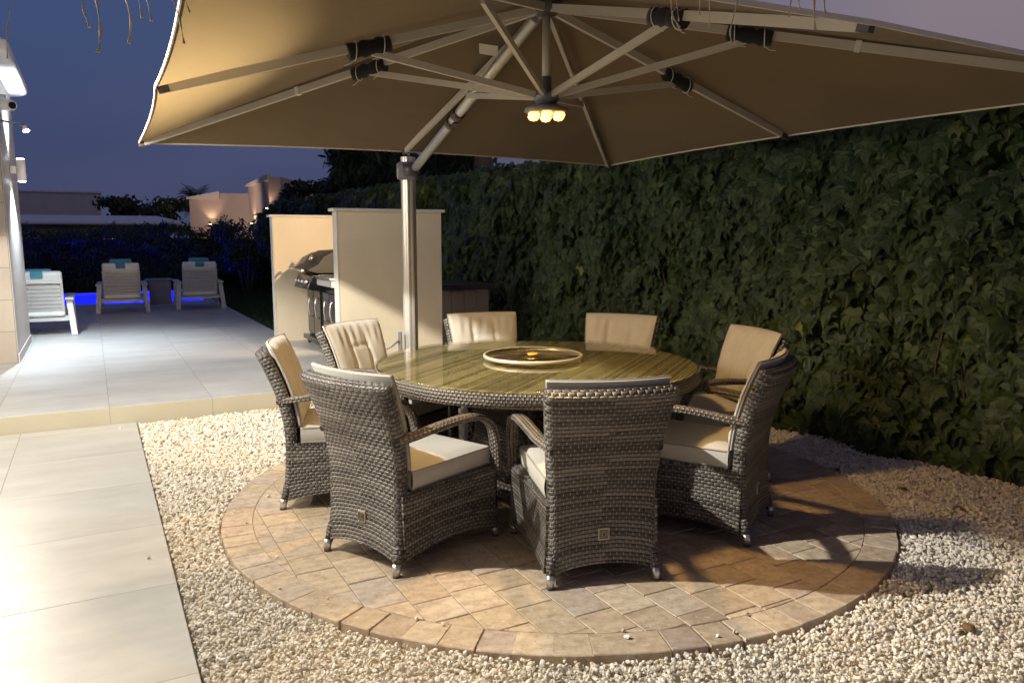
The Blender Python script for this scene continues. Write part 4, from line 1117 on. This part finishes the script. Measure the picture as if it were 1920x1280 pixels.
# =================================================================== RATTAN CHAIRS
def back_y(t):   # centre line of the back at height z (metres)
    ks = [(0, -.318), (.12, -.300), (.25, -.288), (.42, -.285), (.52, -.297), (.64, -.325), (.76, -.368), (.88, -.425), (1.0, -.48)]
    for (z0, y0), (z1, y1) in zip(ks, ks[1:]):
        if t <= z1:
            f = (t-z0)/(z1-z0); f = f; return y0+(y1-y0)*f
    return ks[-1][1]
def smooth_back(z): return (back_y(max(0, z-.05))+back_y(z)*2+back_y(z+.05))/4
def half_w(z):
    if z < .35: return .232+.012*(1-z/.35)**2
    return .232+.050*((z-.35)/.50)**1.3
ZT = .828
def make_chair(name, label):
    q = empty(name, (0, 0, 0), 0, label, 'chair', 'rattan armchairs round the glass table')
    # ---- back shell: closed section swept up
    mb = MB(); TH = .062; nrow = 26
    sec = []   # (u in -1..1, side) going round
    nr = 16
    for k in range(nr+1): sec.append((-1+2*k/nr, 0))        # rear face, left to right
    for k in range(1, 4): sec.append((1, k/4))              # right side
    for k in range(nr+1): sec.append((1-2*k/nr, 1))         # front face
    for k in range(1, 4): sec.append((-1, 1-k/4))
    per = []; L = 0; hw = .25
    P0 = None
    for (u, s_) in sec:
        P = (u*hw, s_*TH)
        if P0: L += math.hypot(P[0]-P0[0], P[1]-P0[1])
        per.append(L); P0 = P
    per.append(L+TH/4)
    def pos(u, s_, t):
        arch = .050+.040*(1-abs(u)**2.2)          # bottom arch
        z = arch+(ZT-arch)*t
        hw_ = half_w(z); yc = smooth_back(z)
        conc = -.045*(1-u*u)*min(1, max(0, (z-.25)/.5))   # middle bows backwards
        # tangent tilt of the back
        dy = (smooth_back(z+.02)-smooth_back(z-.02))/.04; nl = math.hypot(1, dy)
        rn = .012
        off = s_*TH
        x = u*hw_
        if abs(u) > .999 and (s_ < .01 or s_ > .99): x = u*(hw_-rn)
        return Vector((x, yc+conc+off/nl, z-off*dy/nl if z > .3 else z))
    V = []; n = len(sec)
    for j in range(nrow+1):
        for (u, s_) in sec: V.append(pos(u, s_, j/nrow))
    F = []; U = []
    for j in range(nrow):
        for k in range(n):
            k2 = (k+1) % n
            F.append((j*n+k, j*n+k2, (j+1)*n+k2, (j+1)*n+k))
            v0, v1 = .08+.79*j/nrow, .08+.79*(j+1)/nrow; u0, u1 = per[k], per[k+1] if k+1 < len(per) else per[-1]
            U.append([(u0, v0), (u1, v0), (u1, v1), (u0, v1)])
    mb.add(V, F, U, smooth=True)
    # top cap strip: rear edge -> front edge, slightly domed
    base = nrow*n
    top = []
    T_ = [V[base+k] for k in range(n)]
    rear = T_[:nr+1]; front = T_[nr+1+3:nr+1+3+nr+1][::-1]
    V2 = []; U2 = []; F2 = []; rows = 4
    for r_ in range(rows+1):
        f = r_/rows
        for k in range(nr+1): V2.append(rear[k].lerp(front[k], f)+Vector((0, 0, .010*math.sin(math.pi*f))))
    for r_ in range(rows):
        for k in range(nr):
            a_ = r_*(nr+1)+k; F2.append((a_, a_+1, a_+nr+2, a_+nr+1))
            U2.append([(k*.031, .9+r_*.0155), ((k+1)*.031, .9+r_*.0155), ((k+1)*.031, .9+(r_+1)*.0155), (k*.031, .9+(r_+1)*.0155)])
    mb.add(V2, F2, U2, smooth=True)
    for ids in ([nr, nr+1, nr+2, nr+3, nr+4], [2*nr+4, 2*nr+5, 2*nr+6, 2*nr+7, 0]):
        ids = [k % n for k in ids]; Pc = [T_[k] for k in ids]; mid = (Pc[0]+Pc[-1])/2+Vector((0, 0, .010))
        mb.add(Pc+[mid], [(5, k, k+1) for k in range(4)], [[(.03, .9), (.01*k, .93), (.01*k+.01, .93)] for k in range(4)])
    mb.build('backrest', M['rattan'], q)
    # ---- seat base: swept ring left side -> front -> right side
    mb = MB(); YB, YF = -.272, .315
    path = []
    for k in range(9): f = k/8; path.append((-(.2315+.0385*f), YB+(YF-.02-YB)*f, 'l', f))
    for k in range(9): f = k/8; path.append((-.262+.524*f, YF, 'f', f))
    for k in range(9): f = k/8; path.append(((.270-.0385*f), YF-.02+(YB-YF+.02)*f, 'r', f))
    L = 0; per = [0]
    for a_, b_ in zip(path, path[1:]): L += math.hypot(a_[0]-b_[0], a_[1]-b_[1]); per.append(L)
    ZS = .345; rows = 8
    def bot(p):
        f = p[3]; return .050+.040*(1-abs(2*f-1)**2.2)
    V = []; 
    for j in range(rows+1):
        for p in path:
            z = bot(p)+(ZS-bot(p))*j/rows; fl = .012*(1-z/.35)**2
            sgn = -1 if p[0] < 0 else 1
            V.append(Vector((p[0]+(sgn*fl if p[2] != 'f' else 0), p[1]+(fl if p[2] == 'f' else 0), z)))
    npth = len(path); F = []; U = []
    for j in range(rows):
        for k in range(npth-1):
            F.append((j*npth+k, j*npth+k+1, (j+1)*npth+k+1, (j+1)*npth+k))
            U.append([(per[k], .05+.29*j/rows), (per[k+1], .05+.29*j/rows), (per[k+1], .05+.29*(j+1)/rows), (per[k], .05+.29*(j+1)/rows)])
    mb.add(V, F, U, smooth=False)
    # underside lip and top
    topv = V[rows*npth:]; n0 = len(topv)
    mb.add(topv, [tuple(range(n0))], [[(p.x, p.y) for p in topv]])
    sb = mb.build('seat_base', M['rattan'], q)
    so = sb.modifiers.new('Solid', 'SOLIDIFY'); so.thickness = .012; so.offset = -1
    # ---- legs (woven stub + cap)
    for sx in (-1, 1):
        for (yy, xx, tilt) in ((-.285, .222, -.03), (.300, .252, .02)):
            mb = MB(); b0 = Vector((sx*(xx+.008), yy+tilt*.6, .042)); b1 = Vector((sx*xx, yy, .125))
            mb.tube([b0, b1], [.019, .021], 12); lg = mb.build('leg', M['rattan'], q)
            mb = MB(); mb.tube([b0+Vector((sx*.003, tilt*.25, -.034)), b0+Vector((0, 0, .014))], [.0165, .0205], 14); fc = mb.build('foot_cap', M['chrome'], lg)
            mb = MB(); mb.tube([b0+Vector((sx*.003, tilt*.25, -.042)), b0+Vector((sx*.003, tilt*.25, -.0345))], [.0165, .0165], 14); mb.build('glide', M['dark_plastic'], lg)
    # ---- arms
    for sx in (-1, 1):
        ctl = [(.215, -.312, .585), (.255, -.20, .605), (.268, -.08, .622), (.276, .06, .632), (.279, .17, .625), (.279, .245, .595), (.276, .288, .540), (.272, .308, .470), (.268, .318, .40), (.266, .320, .33)]
        pts = []
        for a_, b_ in zip(ctl, ctl[1:]):
            for k in range(3): pts.append(Vector(a_).lerp(Vector(b_), k/3))
        pts.append(Vector(ctl[-1]))
        for _ in range(2):
            pts = [pts[0]]+[(pts[i-1]+pts[i]*2+pts[i+1])/4 for i in range(1, len(pts)-1)]+[pts[-1]]
        V = []; F = []; U = []; w2, h2 = .029, .015; L = 0
        secs = [(-w2, -h2*.6), (-w2*.75, -h2), (w2*.75, -h2), (w2, -h2*.6), (w2, h2*.6), (w2*.7, h2), (-w2*.7, h2), (-w2, h2*.6)]
        pl = [0]
        for k in range(8): pl.append(pl[-1]+math.dist(secs[k], secs[(k+1) % 8]))
        Ls = []
        for i, p in enumerate(pts):
            t = (pts[min(i+1, len(pts)-1)]-pts[max(i-1, 0)]).normalized(); X = Vector((1, 0, 0)); X = (X-t*X.dot(t)).normalized(); N = X.cross(t)
            if i: L += (p-pts[i-1]).length
            Ls.append(L)
            for (a_, b_) in secs: V.append(Vector((sx*(p+X*a_+N*b_).x, (p+X*a_+N*b_).y, (p+X*a_+N*b_).z)))
        for i in range(len(pts)-1):
            for k in range(8):
                k2 = (k+1) % 8; q4 = (i*8+k, i*8+k2, (i+1)*8+k2, (i+1)*8+k)
                F.append(q4 if sx > 0 else q4[::-1])
                uu = [(Ls[i], pl[k]), (Ls[i], pl[k+1]), (Ls[i+1], pl[k+1]), (Ls[i+1], pl[k])]
                U.append(uu if sx > 0 else uu[::-1])
        F.append(tuple(range(8))); U.append([(0, 0)]*8); F.append(tuple((len(pts)-1)*8+k for k in range(8))); U.append([(0, 0)]*8)
        mb = MB(); mb.add(V, F, U, smooth=True); mb.build('armrest', M['rattan_edge'], q)
    # ---- seat cushion
    def cushion(name, hx, y0, y1, z0, z1, parent):
        mb = MB(); N_ = 14
        def prof(u): return (1-abs(u)**7)
        def top_(i, j):
            u, v = 2*i-1, 2*j-1; e = (prof(u)*prof(v))
            return Vector((u*hx*(1-.012*(1-e)), (y0+y1)/2+v*(y1-y0)/2, z0+(z1-z0)*(.80+.20*e)+.006*math.cos(u*3)*math.cos(v*3)*e))
        mb.grid(top_, N_, N_)
        def bot_(i, j): u, v = 2*i-1, 2*j-1; return Vector((u*hx*.985, (y0+y1)/2+v*(y1-y0)/2*.985, z0+.004))
        mb.grid(bot_, 2, 2, flip=True)
        def side(fix):
            def f(i, j):
                z = z0+.004+(z1-z0)*.78*j; bul = .006*math.sin(math.pi*j)
                if fix[0] == 'y': return Vector(((2*i-1)*hx*(.985+.003*j), fix[1]+(bul if fix[1] > 0 else -bul), z))
                return Vector((fix[1]*(.985+.01*j)+(bul if fix[1] > 0 else -bul), y0+(y1-y0)*i, z))
            return f
        mb.grid(side(('y', y1)), 10, 4, flip=True); mb.grid(side(('y', y0)), 10, 4); mb.grid(side(('x', hx)), 10, 4); mb.grid(side(('x', -hx)), 10, 4, flip=True)
        o = mb.build(name, M['cushion'], parent)
        pp = MB(); zt = z0+(z1-z0)*.80; c = .012
        loop = [(-hx+c, y0), (hx-c, y0), (hx, y0+c), (hx, y1-c), (hx-c, y1), (-hx+c, y1), (-hx, y1-c), (-hx, y0+c), (-hx+c, y0)]
        pp.tube([(x_, y_, zt) for x_, y_ in loop], .0038, 6, caps=False); pp.tube([(x_*.99, y_, z0+.012) for x_, y_ in loop], .0034, 6, caps=False)
        pp.build('piping', M['piping'], o)
    cushion('seat_cushion', .232, -.205, .312, .350, .462, q)
    # ---- back cushion, tufted, follows the shell
    mb = MB(); CT = .050; hwc = .232; ZC0, ZC1 = .44, .852
    def bc(u, v, face):
        z = ZC0+(ZC1-ZC0)*v; yc = smooth_back(min(z, .93)); dy = (smooth_back(z+.02)-smooth_back(z-.02))/.04; nl = math.hypot(1, dy)
        conc = -.045*(1-u*u)*min(1, max(0, (z-.25)/.5))
        e = (1-abs(u)**8)*(1-abs(2*v-1)**10)
        tuft = 0
        for uc in (-.34, .34):
            g = math.exp(-((u-uc)/.055)**2); lim = 1/(1+math.exp((v-.80)*26)); tuft += g*lim*.018
        if abs(u) < .40:
            tuft += .014*math.exp(-((v-.63)/.018)**2)*(1-min(1, (abs(u)/.40)**6))
        wr = .0035*math.sin(u*23+v*5)*math.exp(-((v-.8)/.16)**2)+.002*math.sin(u*9-v*17)
        off = TH+.006+(CT*(.35+.65*e)+.010*e*math.cos(u*1.5)-tuft*e+wr*e if face else CT*.12*(1-e))
        wd_ = half_w(z)/.25
        return Vector((u*hwc*wd_*(1+.0*v), yc+conc+off/nl, z-off*dy/nl*.9))
    mb.grid(lambda i, j: bc(2*i-1, j, 1), 44, 34, flip=True)
    mb.grid(lambda i, j: bc(2*i-1, j, 0), 12, 12)
    bd_ = [(i/44, 0) for i in range(45)]+[(1, j/34) for j in range(1, 35)]+[(1-i/44, 1) for i in range(1, 45)]+[(0, 1-j/34) for j in range(1, 35)]
    V = []; F = []
    for (i, j) in bd_:
        V.append(bc(2*i-1, j, 1)); V.append(bc(2*i-1, j, 0))
    F = [(2*k, 2*k+1, 2*k+3, 2*k+2) for k in range(len(bd_)-1)]
    mb.add(V, F, smooth=True)
    o = mb.build('back_cushion', M['cushion'], q)
    pp = MB(); pp.tube([bc(2*i-1, j, 1)*1.0 for (i, j) in bd_[::2]]+[bc(-1, 0, 1)], .0036, 6, caps=False); pp.build('piping', M['piping'], o)
    # ---- badge
    mb = MB(); zb_ = .215; yb_ = pos(0, 0, (zb_-.107)/(ZT-.107)).y
    mb.box(-.024, .024, yb_-.006, yb_+.004, zb_-.026, zb_+.026); bo = mb.build('badge', M['badge'], q, bevel=.0015)
    mb = MB()
    y_ = yb_-.0085
    def ringsq(h, t):
        mb.box(-h, h, y_, yb_-.0062, zb_+h-t, zb_+h); mb.box(-h, h, y_, yb_-.0062, zb_-h, zb_-h+t); mb.box(-h, -h+t, y_, yb_-.0062, zb_-h+t, zb_+h-t); mb.box(h-t, h, y_, yb_-.0062, zb_-h+t, zb_+h-t)
    ringsq(.0185, .0032); ringsq(.0125, .0028); mb.box(-.006, .006, y_, yb_-.0062, zb_-.006, zb_+.006)
    mb.build('emblem', M['badge_dark'], bo)
    return q
def copy_tree(o, parent=None):
    c = o.copy(); COL.objects.link(c)
    if parent is not None: c.parent = parent
    for ch in list(o.children): copy_tree(ch, c)
    return c
CH = [ # angle round the table, radius, extra yaw, label   (angle of the seat centre seen from table centre)
    (-79.0, .985, 0, 'rattan armchair seen from behind in the front centre, its back turned to the viewer'),
    (-127.4, 1.03, -1, 'front left rattan armchair with bright seat cushion and back towards the paved edge'),
    (-175.0, 1.10, 4, 'leftmost rattan armchair by the gravel beside the terrace step'),
    (149.0, 1.06, 1, 'rattan armchair in front of the parasol mast with tufted grey cushion'),
    (104.5, 1.02, 4, 'far armchair in front of the storage cabinet, cushion corner lit white'),
    (60.0, 1.02, 6, 'far right armchair whose square beige cushion stands against the ivy'),
    (13.0, 1.05, 4, 'armchair between the table and the ivy with a tall beige back cushion'),
    (-31.5, .97, 0, 'dark front right rattan armchair with its side turned to the viewer'),
]
proto = None
for i, (ang, rad, yw, lab) in enumerate(CH):
    if proto is None: o = proto = make_chair('rattan_armchair', lab)
    else: o = copy_tree(proto)
    an = R(ang); o.location = (TX+rad*math.cos(an), TY+rad*math.sin(an), .0015)
    o.rotation_euler = (0, 0, an+math.pi/2+R(yw)); o["label"] = lab

# =================================================================== HANGING STRAW ABOVE THE VIEWER
def thatch():
    q = empty('thatched_eave', (0, 1.0, 2.4), 0, 'dry straw strands hanging from a thatched eave above the viewer', 'thatch')
    mb = MB(); mb.tube([(-1.6, .25, -.02), (1.6, .25, -.02)], .035, 10); mb.build('beam', M['bark'], q)
    th = R(7.85); c, s = math.cos(th), math.sin(th)
    def P(px, py, Y):
        u = (px-960)/1450; v = (640-py)/1450; d = Vector((u, c+v*s, -s+v*c)); return Vector((d.x*Y/d.y, Y, CAM_H+d.z*Y/d.y))-Vector((0, 1.0, 2.4))
    S = [([(36, -260), (30, -60), (12, 60), (14, 110)], .6), ([(120, -260), (150, -50), (156, 20), (168, 52)], 1), ([(150, -260), (178, -20), (190, 60), (184, 98)], 1.5),
         ([(215, -260), (232, -20), (247, 40), (242, 82)], 1.5), ([(240, -260), (255, -30), (266, 34)], 1), ([(258, -260), (272, -20), (284, 40)], 1),
         ([(280, -260), (318, -20), (338, 40), (345, 82)], 1.0), ([(296, -260), (330, -40), (356, 24)], .8),
         ([(1235, -260), (1258, -10), (1260, 30), (1274, 52)], 1), ([(1320, -260), (1312, 0), (1312, 28)], .8), ([(1335, -260), (1331, 0), (1330, 50)], .7), ([(1390, -260), (1385, -5), (1368, 60), (1372, 82)], 1),
         ([(1485, -260), (1484, -5), (1478, 32)], .9), ([(1500, -260), (1496, -5), (1500, 18)], .9), ([(1522, -260), (1526, -10), (1528, 56)], 1.3), ([(1548, -260), (1544, -10), (1547, 26)], 1.4),
         ([(1460, -260), (1450, -10), (1418, 0)], .6), ([(1240, -200), (1268, 0), (1273, 40)], .6)]
    for pts, wd_ in S:
        mb = MB(); n = len(pts); Y = 1.25+random.uniform(-.06, .1); ctl = [P(x, y, Y) for x, y in pts]; out = []
        for a_, b_ in zip(ctl, ctl[1:]):
            for k in range(4): out.append(a_.lerp(b_, k/4))
        out.append(ctl[-1])
        out = [out[0]]+[(out[i-1]+out[i]*2+out[i+1])/4 for i in range(1, len(out)-1)]+[out[-1]]
        N_ = len(out); mb.tube(out, [.0017*wd_*(.7+.4*math.sin(i*1.7))*(1 if i < N_-1 else 1.4) for i in range(N_)], 6); mb.build('straw', M['straw'], q)
thatch()

# =================================================================== LAWN GRASS
def grass():
    n = 26000
    b = rng.uniform(1.97, 4.2, n); a = rng.uniform(3.5, 14, n); P = np.stack([b, a, np.full(n, .07)], 1)
    T = [(-.06, 0, 0), (.06, 0, 0), (0, 1, .25)]
    o = leaf_cloud('lawn_grass', P, rng.uniform(.03, .06, n), T, [(0, 1, 2)], np.tile([0, -1.0, 0], (n, 1)), M['grass'], None, yaw=2, pitch=.3, roll=.5)
    o.location = O; o.rotation_euler = (0, 0, ANG)
    tag(o, 'short dark green lawn grass beside the terrace', 'grass', kind='stuff')
grass()

# =================================================================== FALLEN LEAVES
def fallen():
    mt = plain('dry_leaf', (.16, .085, .035), .8, 0, .4, 60)
    for i, (x, y) in enumerate([(2.28, 4.35), (2.42, 4.02), (1.72, 2.75), (2.05, 4.72)]):
        mb = MB(); an = random.uniform(0, 6.28); sc_ = random.uniform(.028, .05)
        mb.grid(lambda u, v: Vector(((u-.5)*2*sc_*math.sin(math.pi*min(1, .12+v*.86))*.55, (v-.5)*2*sc_, .012*math.sin(u*3)+.006*math.sin(v*5))), 4, 6)
        o = mb.build('dry_leaf', mt); o.location = (x, y, -.012); o.rotation_euler = (random.uniform(-.25, .25), random.uniform(-.25, .25), an)
        so = o.modifiers.new('Solid', 'SOLIDIFY'); so.thickness = .0008
        tag(o, 'small dry brown leaf lying on the pale gravel', 'leaf', 'dry leaves fallen on the gravel')
fallen()
